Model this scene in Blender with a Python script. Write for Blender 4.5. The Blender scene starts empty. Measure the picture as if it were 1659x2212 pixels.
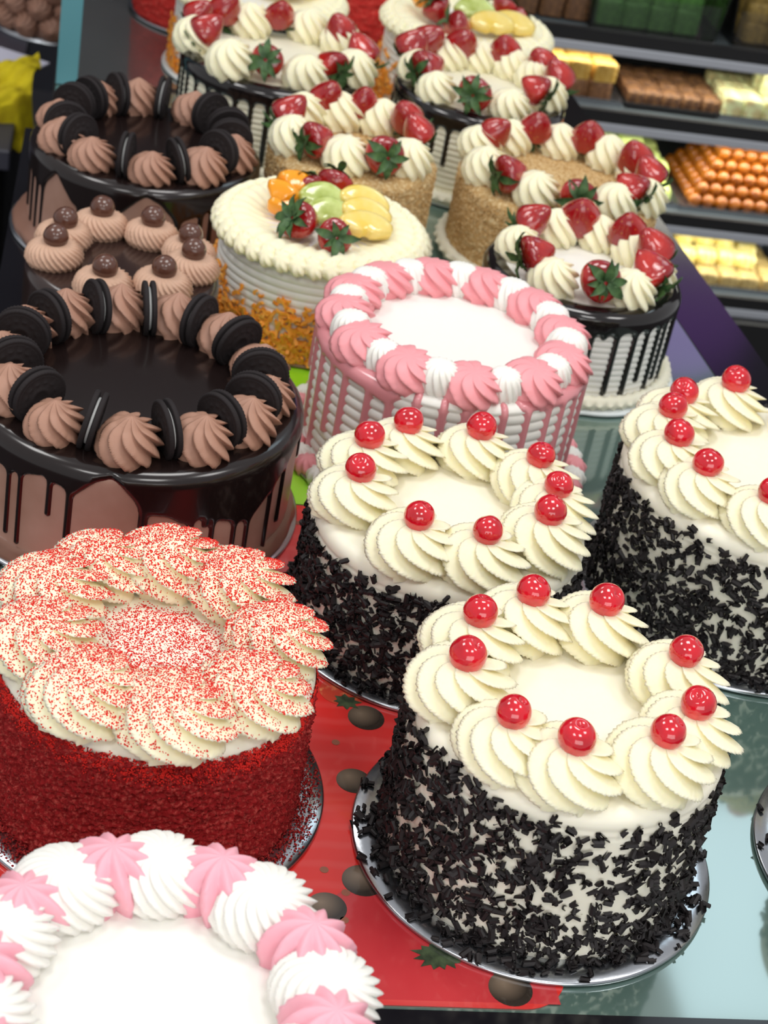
import bpy, math, random
import numpy as np
from mathutils import Vector, Matrix, Euler
from mathutils.bvhtree import BVHTree

# ------------------------------------------------------------------ camera, world, lights, exposure
scene = bpy.context.scene
COL = scene.collection
PI = math.pi
Z0 = 0.90                      # height of the counter's glass top
cam = bpy.data.cameras.new('camera')
camo = bpy.data.objects.new('camera', cam); COL.objects.link(camo)
R_, U_, B_ = (0.980022, -0.108108, 0.16694), (-0.079206, 0.557789, 0.826195), (-0.182435, -0.822912, 0.538082)
camo.matrix_world = Matrix(((R_[0], U_[0], B_[0], 0), (R_[1], U_[1], B_[1], 0), (R_[2], U_[2], B_[2], Z0 + 0.8), (0, 0, 0, 1)))
cam.sensor_fit = 'VERTICAL'; cam.sensor_height = 36.0; cam.sensor_width = 27.0
cam.lens = 3889.41 / 2212 * 36.0
cam.clip_start = 0.02
cam.dof.use_dof = True; cam.dof.focus_distance = 1.16; cam.dof.aperture_fstop = 12.5
scene.camera = camo

world = bpy.data.worlds.new('world'); scene.world = world; world.use_nodes = True
bg = world.node_tree.nodes['Background']
bg.inputs[0].default_value = (0.98, 0.98, 1.0, 1); bg.inputs[1].default_value = 0.52

def area_light(name, loc, size, power, color=(1, 1, 1), rot=(0, 0, 0), sy=None):
    l = bpy.data.lights.new(name, 'AREA'); l.energy = power; l.color = color
    l.size = size
    if sy: l.shape = 'RECTANGLE'; l.size_y = sy
    o = bpy.data.objects.new(name, l); COL.objects.link(o); o.location = loc; o.rotation_euler = rot
    return o
# ceiling panels of the shop, in a row over the aisle and one over the counter
for i, (x, y, p) in enumerate([(-0.8, -0.35, 11), (0.55, -0.45, 12), (-1.0, 1.5, 11.5), (0.45, 1.3, 11), (1.5, 0.6, 10.5), (-0.6, 3.0, 7)]):
    area_light('ceiling_panel', (x, y, 2.85), 0.55, p, (1.0, 0.985, 0.96))
# unseen panel, added for the pale reflection in the glass at the lower right
area_light('reflection_panel', (1.75, 2.75, 2.88), 0.75, 4.5, (0.70, 0.9, 1.0), (0, 0, 0), 0.7)

# made-up fill light behind the camera, added to brighten the cakes' front sides
area_light('front_fill', (0.2, -2.6, 1.75), 3.0, 42, (1.0, 0.99, 0.97), (PI / 2, 0, 0), 1.6)

scene.view_settings.view_transform = 'Standard'
scene.view_settings.look = 'None'
scene.view_settings.exposure = -0.15
scene.view_settings.gamma = 1.0
scene.view_settings.use_curve_mapping = False
rng = np.random.default_rng(7); random.seed(7)

# ------------------------------------------------------------------ materials
def sRGB(r, g, b):
    f = lambda c: ((c / 255 + 0.055) / 1.055) ** 2.4 if c > 10 else c / 255 / 12.92
    return (f(r), f(g), f(b), 1)
def mat(name, col, rough=0.5, metal=0.0, coat=0.0, sss=0.0, sssr=(1, .6, .3), ssss=0.005, spec=0.5, noise=None, bump=None, emit=None, trans=0.0, alpha=None, coatr=.05):
    """noise=(scale, colour2, lo, hi[,detail]) mixes a second colour; bump=(scale, strength, distance)"""
    m = bpy.data.materials.new(name); m.use_nodes = True
    nt = m.node_tree; b = nt.nodes['Principled BSDF']
    b.inputs['Base Color'].default_value = col
    b.inputs['Roughness'].default_value = rough; b.inputs['Metallic'].default_value = metal
    b.inputs['Coat Weight'].default_value = coat; b.inputs['Coat Roughness'].default_value = coatr
    b.inputs['Specular IOR Level'].default_value = spec
    b.inputs['Transmission Weight'].default_value = trans
    if sss:
        b.inputs['Subsurface Weight'].default_value = sss
        b.inputs['Subsurface Radius'].default_value = sssr
        b.inputs['Subsurface Scale'].default_value = ssss
    if emit: b.inputs['Emission Color'].default_value = emit[0]; b.inputs['Emission Strength'].default_value = emit[1]
    tc = None
    if noise or bump: tc = nt.nodes.new('ShaderNodeTexCoord')
    if noise:
        n = nt.nodes.new('ShaderNodeTexNoise'); n.inputs['Scale'].default_value = noise[0]
        n.inputs['Detail'].default_value = noise[4] if len(noise) > 4 else 4
        r = nt.nodes.new('ShaderNodeMapRange'); r.inputs[1].default_value = noise[2]; r.inputs[2].default_value = noise[3]
        mx = nt.nodes.new('ShaderNodeMix'); mx.data_type = 'RGBA'
        mx.inputs[6].default_value = col; mx.inputs[7].default_value = noise[1]
        nt.links.new(tc.outputs['Object'], n.inputs['Vector']); nt.links.new(n.outputs['Fac'], r.inputs[0])
        nt.links.new(r.outputs[0], mx.inputs[0]); nt.links.new(mx.outputs[2], b.inputs['Base Color'])
    if bump:
        n = nt.nodes.new('ShaderNodeTexNoise'); n.inputs['Scale'].default_value = bump[0]; n.inputs['Detail'].default_value = 6
        bp = nt.nodes.new('ShaderNodeBump'); bp.inputs['Strength'].default_value = bump[1]; bp.inputs['Distance'].default_value = bump[2]
        nt.links.new(tc.outputs['Object'], n.inputs['Vector']); nt.links.new(n.outputs['Fac'], bp.inputs['Height'])
        nt.links.new(bp.outputs[0], b.inputs['Normal'])
    return m
M = {}
M['cream'] = mat('whipped_cream', sRGB(255, 247, 212), .55, sss=.35, sssr=(1, .75, .35), ssss=.006, bump=(220, .08, .001), spec=.3)
M['cream_w'] = mat('white_frosting', sRGB(244, 243, 236), .5, sss=.15, sssr=(1, .85, .6), ssss=.004, bump=(260, .08, .001), spec=.3)
M['cream_top'] = mat('smooth_cream', sRGB(250, 245, 226), .42, sss=.2, sssr=(1, .8, .4), ssss=.006, spec=.35)
M['ivory'] = mat('ivory_frosting', sRGB(240, 236, 214), .55, sss=.1, ssss=.004, spec=.3)
M['pink'] = mat('pink_frosting', sRGB(244, 162, 168), .45, sss=.2, sssr=(1, .4, .4), ssss=.004, spec=.4)
M['pink_pale'] = mat('pale_pink_frosting', sRGB(247, 178, 192), .45, sss=.2, sssr=(1, .5, .5), ssss=.004, spec=.4)
M['pink_drip'] = mat('pink_glaze', sRGB(224, 146, 152), .22, coat=.5, spec=.5)
M['choc_cream'] = mat('chocolate_cream', sRGB(174, 132, 112), .5, sss=.1, ssss=.003, spec=.35, bump=(300, .12, .001))
M['choc_cream_l'] = mat('light_chocolate_cream', sRGB(206, 168, 144), .5, sss=.1, ssss=.003, spec=.35)
M['choc_side'] = mat('chocolate_frosting', sRGB(184, 146, 130), .38, noise=(18, sRGB(162, 122, 104), .4, .75), bump=(90, .15, .001), spec=.5)
M['choc_border'] = mat('chocolate_border', sRGB(138, 100, 84), .4, spec=.5)
M['ganache'] = mat('dark_ganache', sRGB(28, 19, 18), .2, coat=.25, spec=.5)
M['ganache_top'] = M['ganache']
M['ganache_brown'] = mat('brown_ganache', sRGB(48, 33, 30), .22, coat=.3)
M['drip_black'] = mat('black_glaze', sRGB(22, 17, 17), .12, coat=.5)
M['curl'] = mat('dark_chocolate_curl', sRGB(31, 27, 28), .5, spec=.35, noise=(60, sRGB(41, 36, 37), .4, .7))
M['cookie'] = mat('black_cocoa_wafer', sRGB(38, 33, 34), .75, spec=.25, bump=(500, .3, .0006))
M['filling'] = mat('cookie_filling', sRGB(220, 222, 220), .6)
M['cherry'] = mat('glazed_cherry', sRGB(214, 20, 40), .12, coat=1.0, sss=.35, sssr=(1, .12, .1), ssss=.006, noise=(70, sRGB(176, 8, 26), .45, .75), bump=(160, .12, .001))
M['malt'] = mat('milk_chocolate_ball', sRGB(92, 58, 46), .22, coat=.35)
M['leaf'] = mat('strawberry_leaf', sRGB(52, 84, 46), .5, noise=(160, sRGB(78, 112, 62), .4, .7))
M['redcrumb'] = mat('red_velvet_crumb', sRGB(224, 52, 46), .9, spec=.1)
M['redside'] = mat('red_velvet_coating', sRGB(154, 36, 38), .95, spec=.08, noise=(420, sRGB(196, 84, 76), .5, .72), bump=(700, .9, .0015))
M['redside2'] = mat('bright_red_crumb_coating', sRGB(214, 60, 56), .9, spec=.1, noise=(300, sRGB(226, 104, 92), .5, .72), bump=(500, .6, .0015))
M['crumbside'] = mat('golden_crumb_coating', sRGB(206, 168, 112), .9, spec=.1, noise=(330, sRGB(238, 216, 170), .45, .66), bump=(380, .9, .002))
M['carrot'] = mat('carrot_shred', sRGB(255, 160, 48), .5, sss=.25, sssr=(1, .4, .1), ssss=.003, noise=(120, sRGB(255, 184, 84), .4, .7))
M['mango'] = mat('mango_flesh', sRGB(255, 164, 14), .15, coat=.8, sss=.3, sssr=(1, .5, .1), ssss=.006)
M['kiwi'] = mat('kiwi_flesh', sRGB(168, 184, 84), .15, coat=.8, sss=.3, sssr=(.7, 1, .3), ssss=.006, noise=(90, sRGB(206, 220, 140), .4, .7))
M['peach'] = mat('yellow_fruit_flesh', sRGB(240, 208, 92), .15, coat=.8, sss=.3, sssr=(1, .8, .2), ssss=.006, noise=(60, sRGB(246, 224, 140), .4, .7))
M['board'] = mat('silver_foil', sRGB(190, 194, 200), .22, metal=1.0, bump=(120, .12, .001))
M['board_w'] = mat('white_board', sRGB(225, 232, 232), .35, bump=(100, .1, .001))
M['board_b'] = mat('tan_board', sRGB(150, 116, 96), .5)
M['black'] = mat('black_lacquer', sRGB(20, 19, 24), .14, spec=.5)
M['blackmatt'] = mat('black_panel', sRGB(16, 16, 18), .6)
M['steel'] = mat('brushed_steel', sRGB(150, 152, 158), .35, metal=1.0)
M['floor'] = mat('dark_floor', sRGB(52, 52, 58), .5, noise=(3, sRGB(64, 62, 66), .4, .6))
M['wall'] = mat('dark_wall', sRGB(48, 49, 58), .7, noise=(2, sRGB(58, 56, 62), .4, .6))

def strawberry_mat():
    m = mat('strawberry_skin', sRGB(158, 16, 22), .16, coat=1.0, sss=.2, sssr=(1, .15, .1), ssss=.004)
    nt = m.node_tree; b = nt.nodes['Principled BSDF']
    tc = nt.nodes.new('ShaderNodeTexCoord'); v = nt.nodes.new('ShaderNodeTexVoronoi'); v.inputs['Scale'].default_value = 230
    r = nt.nodes.new('ShaderNodeMapRange'); r.inputs[1].default_value = .09; r.inputs[2].default_value = .17
    mx = nt.nodes.new('ShaderNodeMix'); mx.data_type = 'RGBA'; mx.inputs[6].default_value = sRGB(196, 120, 48); mx.inputs[7].default_value = sRGB(150, 14, 22)
    n = nt.nodes.new('ShaderNodeTexNoise'); n.inputs['Scale'].default_value = 45
    mx2 = nt.nodes.new('ShaderNodeMix'); mx2.data_type = 'RGBA'; mx2.inputs[7].default_value = sRGB(196, 40, 30)
    r2 = nt.nodes.new('ShaderNodeMapRange'); r2.inputs[1].default_value = .45; r2.inputs[2].default_value = .75
    nt.links.new(tc.outputs['Object'], v.inputs['Vector']); nt.links.new(tc.outputs['Object'], n.inputs['Vector'])
    nt.links.new(v.outputs['Distance'], r.inputs[0]); nt.links.new(r.outputs[0], mx.inputs[0])
    nt.links.new(n.outputs['Fac'], r2.inputs[0]); nt.links.new(r2.outputs[0], mx2.inputs[0]); nt.links.new(mx.outputs[2], mx2.inputs[6])
    nt.links.new(mx2.outputs[2], b.inputs['Base Color'])
    bp = nt.nodes.new('ShaderNodeBump'); bp.inputs['Strength'].default_value = .35; bp.inputs['Distance'].default_value = .0015
    nt.links.new(v.outputs['Distance'], bp.inputs['Height']); nt.links.new(bp.outputs[0], b.inputs['Normal'])
    return m
M['strawberry'] = strawberry_mat()

def glass_top_mat(name, col, fac):
    m = bpy.data.materials.new(name); m.use_nodes = True; nt = m.node_tree
    b = nt.nodes['Principled BSDF']; out = nt.nodes['Material Output']
    b.inputs['Base Color'].default_value = col; b.inputs['Roughness'].default_value = .35
    n = nt.nodes.new('ShaderNodeTexNoise'); n.inputs['Scale'].default_value = 2.5; n.inputs['Detail'].default_value = 0
    tc = nt.nodes.new('ShaderNodeTexCoord'); nt.links.new(tc.outputs['Object'], n.inputs['Vector'])
    mx = nt.nodes.new('ShaderNodeMix'); mx.data_type = 'RGBA'; mx.inputs[6].default_value = col
    mx.inputs[7].default_value = (col[0] * 1.5, col[1] * 1.45, col[2] * 1.4, 1)
    nt.links.new(n.outputs['Fac'], mx.inputs[0]); nt.links.new(mx.outputs[2], b.inputs['Base Color'])
    g = nt.nodes.new('ShaderNodeBsdfGlossy'); g.inputs['Roughness'].default_value = .07; g.inputs['Color'].default_value = (.9, 1, .97, 1)
    fr = nt.nodes.new('ShaderNodeFresnel'); fr.inputs['IOR'].default_value = 1.5
    ad = nt.nodes.new('ShaderNodeMath'); ad.operation = 'ADD'; ad.inputs[1].default_value = fac; ad.use_clamp = True
    ms = nt.nodes.new('ShaderNodeMixShader')
    nt.links.new(fr.outputs[0], ad.inputs[0]); nt.links.new(ad.outputs[0], ms.inputs[0])
    nt.links.new(b.outputs[0], ms.inputs[1]); nt.links.new(g.outputs[0], ms.inputs[2]); nt.links.new(ms.outputs[0], out.inputs[0])
    return m
M['teal'] = glass_top_mat('teal_back_painted_glass', sRGB(74, 98, 91), .16)
M['teal2'] = glass_top_mat('smoked_glass', sRGB(78, 80, 80), .2)

def clear_mat(name, tint=(1, 1, 1, 1), fac=.06):
    m = bpy.data.materials.new(name); m.use_nodes = True; nt = m.node_tree; out = nt.nodes['Material Output']
    t = nt.nodes.new('ShaderNodeBsdfTransparent'); t.inputs[0].default_value = tint
    g = nt.nodes.new('ShaderNodeBsdfGlossy'); g.inputs['Roughness'].default_value = .03
    fr = nt.nodes.new('ShaderNodeFresnel'); fr.inputs['IOR'].default_value = 1.45
    ad = nt.nodes.new('ShaderNodeMath'); ad.inputs[1].default_value = fac; ad.use_clamp = True
    ms = nt.nodes.new('ShaderNodeMixShader')
    nt.links.new(fr.outputs[0], ad.inputs[0]); nt.links.new(ad.outputs[0], ms.inputs[0]); nt.links.new(t.outputs[0], ms.inputs[1]); nt.links.new(g.outputs[0], ms.inputs[2])
    nt.links.new(ms.outputs[0], out.inputs[0])
    return m
M['clear'] = clear_mat('clear_acrylic')
M['tealedge'] = mat('teal_glass_edge', sRGB(92, 150, 160), .3, spec=.6)

# ------------------------------------------------------------------ mesh helpers
def link(name, me, m=None, parent=None, loc=(0, 0, 0), rot=None, scale=None):
    o = bpy.data.objects.new(name, me); COL.objects.link(o)
    if m is not None and me is not None and not me.materials: me.materials.append(m)
    o.location = loc
    if rot is not None:
        if isinstance(rot, Matrix): o.rotation_euler = rot.to_euler()
        else: o.rotation_euler = rot
    if scale is not None: o.scale = scale if hasattr(scale, '__len__') else (scale,) * 3
    if parent is not None: o.parent = parent
    return o
def mesh(name, V, F, smooth=True):
    me = bpy.data.meshes.new(name)
    me.from_pydata([tuple(v) for v in np.asarray(V, float)], [], [tuple(int(i) for i in f) for f in F])
    if smooth: me.polygons.foreach_set('use_smooth', [True] * len(me.polygons))
    me.update(); return me
def quads_mesh(name, V, Q, smooth=True):
    V = np.asarray(V, np.float32).reshape(-1, 3); Q = np.asarray(Q, np.int32).reshape(-1, 4)
    me = bpy.data.meshes.new(name); me.vertices.add(len(V)); me.vertices.foreach_set('co', V.ravel())
    me.loops.add(Q.size); me.loops.foreach_set('vertex_index', Q.ravel())
    me.polygons.add(len(Q)); me.polygons.foreach_set('loop_start', np.arange(0, Q.size, 4, dtype=np.int32))
    me.polygons.foreach_set('use_smooth', np.full(len(Q), smooth))
    me.update(calc_edges=True); me.validate(); return me
def tris_mesh(name, V, T, smooth=False):
    V = np.asarray(V, np.float32).reshape(-1, 3); T = np.asarray(T, np.int32).reshape(-1, 3)
    me = bpy.data.meshes.new(name); me.vertices.add(len(V)); me.vertices.foreach_set('co', V.ravel())
    me.loops.add(T.size); me.loops.foreach_set('vertex_index', T.ravel())
    me.polygons.add(len(T)); me.polygons.foreach_set('loop_start', np.arange(0, T.size, 3, dtype=np.int32))
    me.polygons.foreach_set('use_smooth', np.full(len(T), smooth))
    me.update(calc_edges=True); return me
def grid_faces(nr, nc, wrap=True):
    """rows x columns, columns wrap round; outward normals when rows go up/inward and columns go counter-clockwise"""
    r = np.arange(nr - 1)[:, None]; c = np.arange(nc if wrap else nc - 1)[None, :]; c2 = (c + 1) % nc
    return np.stack([r * nc + c, r * nc + c2, (r + 1) * nc + c2, (r + 1) * nc + c], -1).reshape(-1, 4)
def lathe(name, prof, n=96, disp=None):
    """prof: (r, z) list from the bottom outside to the top centre"""
    prof = np.array(prof, float); th = np.linspace(0, 2 * PI, n, endpoint=False)
    r = prof[:, 0][:, None] * np.ones(n); z = prof[:, 1][:, None] * np.ones(n)
    if disp is not None: r = r + disp(th[None, :], z, prof[:, 0][:, None]) * (prof[:, 0][:, None] > .004)
    V = np.stack([r * np.cos(th), r * np.sin(th), z], -1)
    return quads_mesh(name, V, grid_faces(len(prof), n))
def box(name, x0, x1, y0, y1, z0, z1, m, parent=None, bev=0.0, off=(0, 0, 0)):
    V = [(x, y, z) for z in (z0, z1) for y in (y0, y1) for x in (x0, x1)]
    F = [(0, 2, 3, 1), (4, 5, 7, 6), (0, 1, 5, 4), (2, 6, 7, 3), (0, 4, 6, 2), (1, 3, 7, 5)]
    me = mesh(name, V, F, False)
    o = link(name, me, m, parent, off)
    if bev:
        md = o.modifiers.new('bevel', 'BEVEL'); md.width = bev; md.segments = 2
    return o
def empty(name, loc=(0, 0, 0), rot=None):
    o = bpy.data.objects.new(name, None); COL.objects.link(o); o.location = loc; o.empty_display_size = .02
    if rot is not None: o.rotation_euler = rot
    return o
def tag(o, label, cat, group=None, kind=None):
    o['label'] = label; o['category'] = cat
    if group: o['group'] = group
    if kind: o['kind'] = kind
    return o
def smooth_noise(th, z, seed, freqs=((3, .5), (7, .3), (13, .2))):
    r = np.random.default_rng(seed); o = 0
    for f, a in freqs:
        o = o + a * np.sin(f * th + r.uniform(0, 6.28) + z * r.uniform(-60, 60))
    return o

# ------------------------------------------------------------------ setting
def struct(o): o['kind'] = 'structure'; return o
struct(box('floor', -3, 4, -1.5, 5, -.05, 0, M['floor']))
struct(box('wall_back', -3, 4, 4.4, 4.5, 0, 3.0, M['wall']))

sg = empty('reflected_disc', (1.72, 4.385, 2.22)); tag(sg, 'unseen glowing lilac disc on the back wall, added for its reflection in the counter', 'glow disc')  # out of view, added to put a purple reflection on the black border
link('disc_face', lathe('disc_face', [(.20, 0), (.20, .02), (.19, .026), (1e-5, .026)], 48), mat('lilac_glow_face', sRGB(150, 90, 190), .4, emit=(sRGB(150, 90, 200), .8)), sg, (0, 0, 0), (PI / 2, 0, 0))
counter = empty('display_counter', (0.3, 1.6, 0))
tag(counter, 'black display counter with a teal glass top that carries all the cakes', 'counter')
co = (-.3, -1.6, 0)
XL, XR, YF, YJ, YB = -.032, .642, .698, 2.12, 2.72
xin = lambda y: .643 - .084 * (y - 1.496)
xout = lambda y: .705 - .079 * (y - 1.546)
def prism(name, pts, z0, z1, m, parent, off):
    n = len(pts); V = [(x, y, z0) for x, y in pts] + [(x, y, z1) for x, y in pts]
    F = [tuple(range(n, 2 * n)), tuple(range(n - 1, -1, -1))] + [(i, (i + 1) % n, n + (i + 1) % n, n + i) for i in range(n)]
    return link(name, mesh(name, V, F, False), m, parent, off)
YB2 = YB + .05
prism('cabinet_body', [(-.036, .46), (xout(.46) - .01, .46), (xout(YB2) - .01, YB2), (-.036, YB2)], 0, .872, M['blackmatt'], counter, co)
prism('border_strip', [(-.16, .42), (xout(.42), .42), (xout(YF), YF), (-.16, YF)], .872, .9008, M['black'], counter, co)
prism('border_strip', [(xin(YF), YF), (xout(YF), YF), (xout(YB), YB), (xin(YB), YB)], .872, .9008, M['black'], counter, co)
prism('border_strip', [(-.075, YF), (XL, YF), (XL, 1.95), (-.06, 1.95)], .872, .9008, M['black'], counter, co)
prism('border_strip', [(XL, YB), (xout(YB), YB), (xout(YB2), YB2), (XL, YB2)], .872, .9008, M['black'], counter, co)
prism('glass_top', [(XL, YF), (xin(YF), YF), (xin(YJ - .008), YJ - .008), (XL, YJ - .008)], .874, .9, M['teal'], counter, co)
prism('glass_top', [(XL, YJ + .008), (xin(YJ + .008), YJ + .008), (xin(YB), YB), (XL, YB)], .874, .9, M['teal2'], counter, co)
prism('glass_joint', [(XL, YJ - .008), (xin(YJ), YJ - .008), (xin(YJ), YJ + .008), (XL, YJ + .008)], .874, .8995, M['blackmatt'], counter, co)

# ------------------------------------------------------------------ printed mats under the cakes
def flat_poly(name, pts, z0, z1, m, parent=None, off=(0, 0, 0)):
    n = len(pts)
    V = [(x, y, z0) for x, y in pts] + [(x, y, z1) for x, y in pts]
    F = [tuple(range(n, 2 * n)), tuple(range(n - 1, -1, -1))] + [(i, (i + 1) % n, n + (i + 1) % n, n + i) for i in range(n)]
    return link(name, mesh(name, V, F, False), m, parent, off)
def round_rect(x0, x1, y0, y1, r, corners=(1, 1, 1, 1)):
    P = []
    for k, (cx, cy, a0) in enumerate([(x1 - r, y0 + r, -90), (x1 - r, y1 - r, 0), (x0 + r, y1 - r, 90), (x0 + r, y0 + r, 180)]):
        if corners[k]:
            P += [(cx + r * math.cos(math.radians(a0 + t)), cy + r * math.sin(math.radians(a0 + t))) for t in range(0, 91, 10)]
        else:
            P.append([(x1, y0), (x1, y1), (x0, y1), (x0, y0)][k])
    return P
def print_mat(name, c1, c2, c3):
    m = mat(name, c1, .25, coat=.6, noise=(7, c2, .42, .62, 2))
    nt = m.node_tree; b = nt.nodes['Principled BSDF']; src = b.inputs['Base Color'].links[0].from_socket
    w = nt.nodes.new('ShaderNodeTexWave'); w.inputs['Scale'].default_value = 18; w.inputs['Distortion'].default_value = 2.5; w.bands_direction = 'Y'
    tc = nt.nodes.new('ShaderNodeTexCoord'); nt.links.new(tc.outputs['Object'], w.inputs['Vector'])
    r = nt.nodes.new('ShaderNodeMapRange'); r.inputs[1].default_value = .5; r.inputs[2].default_value = 1; r.inputs[4].default_value = .16
    mx = nt.nodes.new('ShaderNodeMix'); mx.data_type = 'RGBA'; mx.inputs[7].default_value = c3
    nt.links.new(w.outputs['Fac'], r.inputs[0]); nt.links.new(r.outputs[0], mx.inputs[0]); nt.links.new(src, mx.inputs[6]); nt.links.new(mx.outputs[2], b.inputs['Base Color'])
    return m
M['redprint'] = print_mat('red_printed_film', sRGB(222, 44, 38), sRGB(206, 70, 70), sRGB(232, 110, 106))
M['redpool'] = mat('red_printed_pool', sRGB(186, 44, 52), .25, coat=.6, noise=(9, sRGB(206, 62, 66), .4, .65))
M['limeprint'] = mat('lime_printed_film', sRGB(150, 220, 40), .25, coat=.6, noise=(8, sRGB(196, 232, 110), .4, .7))
def ball_print(name, c1, c2):
    m = mat(name, c1, .25, coat=.6); nt = m.node_tree; b = nt.nodes['Principled BSDF']
    tc = nt.nodes.new('ShaderNodeTexCoord'); mp = nt.nodes.new('ShaderNodeMapping'); mp.inputs['Scale'].default_value = (70, 70, 70); mp.inputs['Location'].default_value = (.25, -.3, 0)
    g = nt.nodes.new('ShaderNodeTexGradient'); g.gradient_type = 'SPHERICAL'
    mx = nt.nodes.new('ShaderNodeMix'); mx.data_type = 'RGBA'; mx.inputs[6].default_value = c1; mx.inputs[7].default_value = c2
    nt.links.new(tc.outputs['Object'], mp.inputs[0]); nt.links.new(mp.outputs[0], g.inputs[0]); nt.links.new(g.outputs['Fac'], mx.inputs[0]); nt.links.new(mx.outputs[2], b.inputs['Base Color'])
    return m
M['ballprint'] = ball_print('printed_chocolate_ball', sRGB(52, 44, 38), sRGB(134, 116, 98))
M['goldprint'] = mat('printed_gold_bead', sRGB(150, 92, 72), .3)
M['leafprint'] = mat('printed_leaf', sRGB(52, 62, 46), .3, noise=(120, sRGB(84, 100, 70), .4, .7))
M['berryprint'] = mat('printed_strawberry', sRGB(196, 66, 48), .3, noise=(150, sRGB(222, 140, 90), .55, .7))
red_mat = flat_poly('printed_mat', round_rect(XL + .004, .328, YF + .003, 1.222, .03, (1, 0, 0, 0)), .9002, .9008, M['redprint'])
tag(red_mat, 'red printed film with chocolate balls and strawberries, lying under the front left cakes', 'mat')
lime_mat = flat_poly('printed_mat', round_rect(XL + .004, .262, 1.224, 1.47, .02, (1, 1, 0, 0)), .9002, .9008, M['limeprint'])
tag(lime_mat, 'bright lime green printed film under the pink drip cake and chocolate cookie cake', 'mat')
def disc(name, x, y, r, m, parent, z=.9008, ry=None, th=.00012):
    pts = [(r * math.cos(t * PI / 14), (ry or r) * math.sin(t * PI / 14)) for t in range(28)]
    return flat_poly(name, pts, 0, th, m, parent, (x, y, z))
pool = flat_poly('printed_pool', [(.240 + .083 * math.cos(t * PI / 24) - .002, .705 + .098 * math.sin(t * PI / 24)) for t in range(0, 25)], .9008, .90088, M['redpool'], red_mat)
for (x, y, r) in [(.229, .958, .013), (.214, .892, .012), (.211, .800, .0135), (.186, .776, .0125), (.292, .716, .0135), (.045, 1.15, .012), (.196, 1.02, .012)]:
    disc('printed_ball', x, y, r, M['ballprint'], red_mat, .9009)
for (x, y) in [(.187, .808), (.199, .789), (.177, .714), (.196, .766), (.205, .93), (.197, 1.196), (.2, 1.12)]:
    disc('printed_bead', x, y, .0028, M['goldprint'], red_mat, .9009)
def leafy(x, y, r, k, parent, z):
    pts = []; q = np.random.default_rng(int(x * 1000))
    for i in range(k * 2):
        a = i * PI / k; rr = r * (q.uniform(.8, 1.1) if i % 2 == 0 else q.uniform(.5, .7)); pts.append((rr * math.cos(a), rr * .8 * math.sin(a)))
    return flat_poly('printed_leaf', pts, 0, .0001, M['leafprint'], parent, (x, y, z))
disc('printed_strawberry', .215, .985, .017, M['berryprint'], red_mat, .9009, .015)
leafy(.216, .974, .011, 8, red_mat, .90105); leafy(.252, .740, .017, 13, red_mat, .90105)

# ------------------------------------------------------------------ piped cream
def rosette(name, n=9, twist=2.2, R=.03, H=.026, depth=.28, over=.12, top=.25, seed=0, ragged=.08, power=.75, tip=.0, per=12, rows=26, dip=0.0, asym=.78):
    r_ = np.random.default_rng(seed); nc = n * per
    th = np.linspace(0, 2 * PI, nc, endpoint=False)[None, :]
    t = np.linspace(0, 1, rows)[:, None]
    prof = np.where(t < .18, .86 + .14 * np.sin(t / .18 * PI / 2), ((1 - ((t - .18) / .82) ** 1.7).clip(0)) ** power * (1 - top * 0) )
    prof = np.where(t >= .18, np.maximum(prof, (1 - t) * .5), prof)
    z = H * (np.sin(t * PI / 2) ** 1.0 * .9 + .1 * t) + tip * np.clip((t - .8) / .2, 0, 1) ** 1.5
    z = z - dip * np.clip((t - .6) / .4, 0, 1) ** 1.3
    ph = (th * n / (2 * PI) - twist * n / (2 * PI) * (t ** .85)) % n
    k = np.floor(ph).astype(int) % n; w = ph - np.floor(ph)
    f = np.where(w < asym, (w / asym) ** .8, ((1 - w) / (1 - asym)) ** 1.0)
    amp = depth * (1 - .55 * t ** 3) * (1 + ragged * 2.2 * r_.uniform(-1, 1, n)[k])
    rad = prof * (1 + amp * (f - .55))
    rad = rad * (1 + ragged * .5 * (1 - t) * np.sin(th * r_.integers(2, 4) + r_.uniform(0, 6)) )
    rag = r_.normal(0, 1, (rows, nc)); rag = (rag + np.roll(rag, 1, 1) + np.roll(rag, 1, 0)) / 3
    rad = rad * (1 + rag * .014 * f * (t < .95))
    a = th + over * f * prof
    zz = z + H * .13 * (f - .5) * (1 - t) * np.sin(np.clip(t * 3, 0, 1) * PI / 2)
    x = R * rad * np.cos(a); y = R * rad * np.sin(a)
    zz = zz * np.ones_like(x); zz[0] = -.002
    V = np.stack([x, y, zz], -1)
    V[-1, :, 0] = V[-1, :, 0].mean(); V[-1, :, 1] = V[-1, :, 1].mean(); V[-1, :, 2] = V[-1, :, 2].mean()
    V[..., 1] *= -1
    return quads_mesh(name, V, grid_faces(rows, nc)[:, ::-1])
def variants(k, name, m, **kw):
    out = []
    for i in range(k):
        me = rosette(name, seed=i * 13 + len(name), **kw); me.materials.append(m); out.append(me)
    return out
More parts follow.
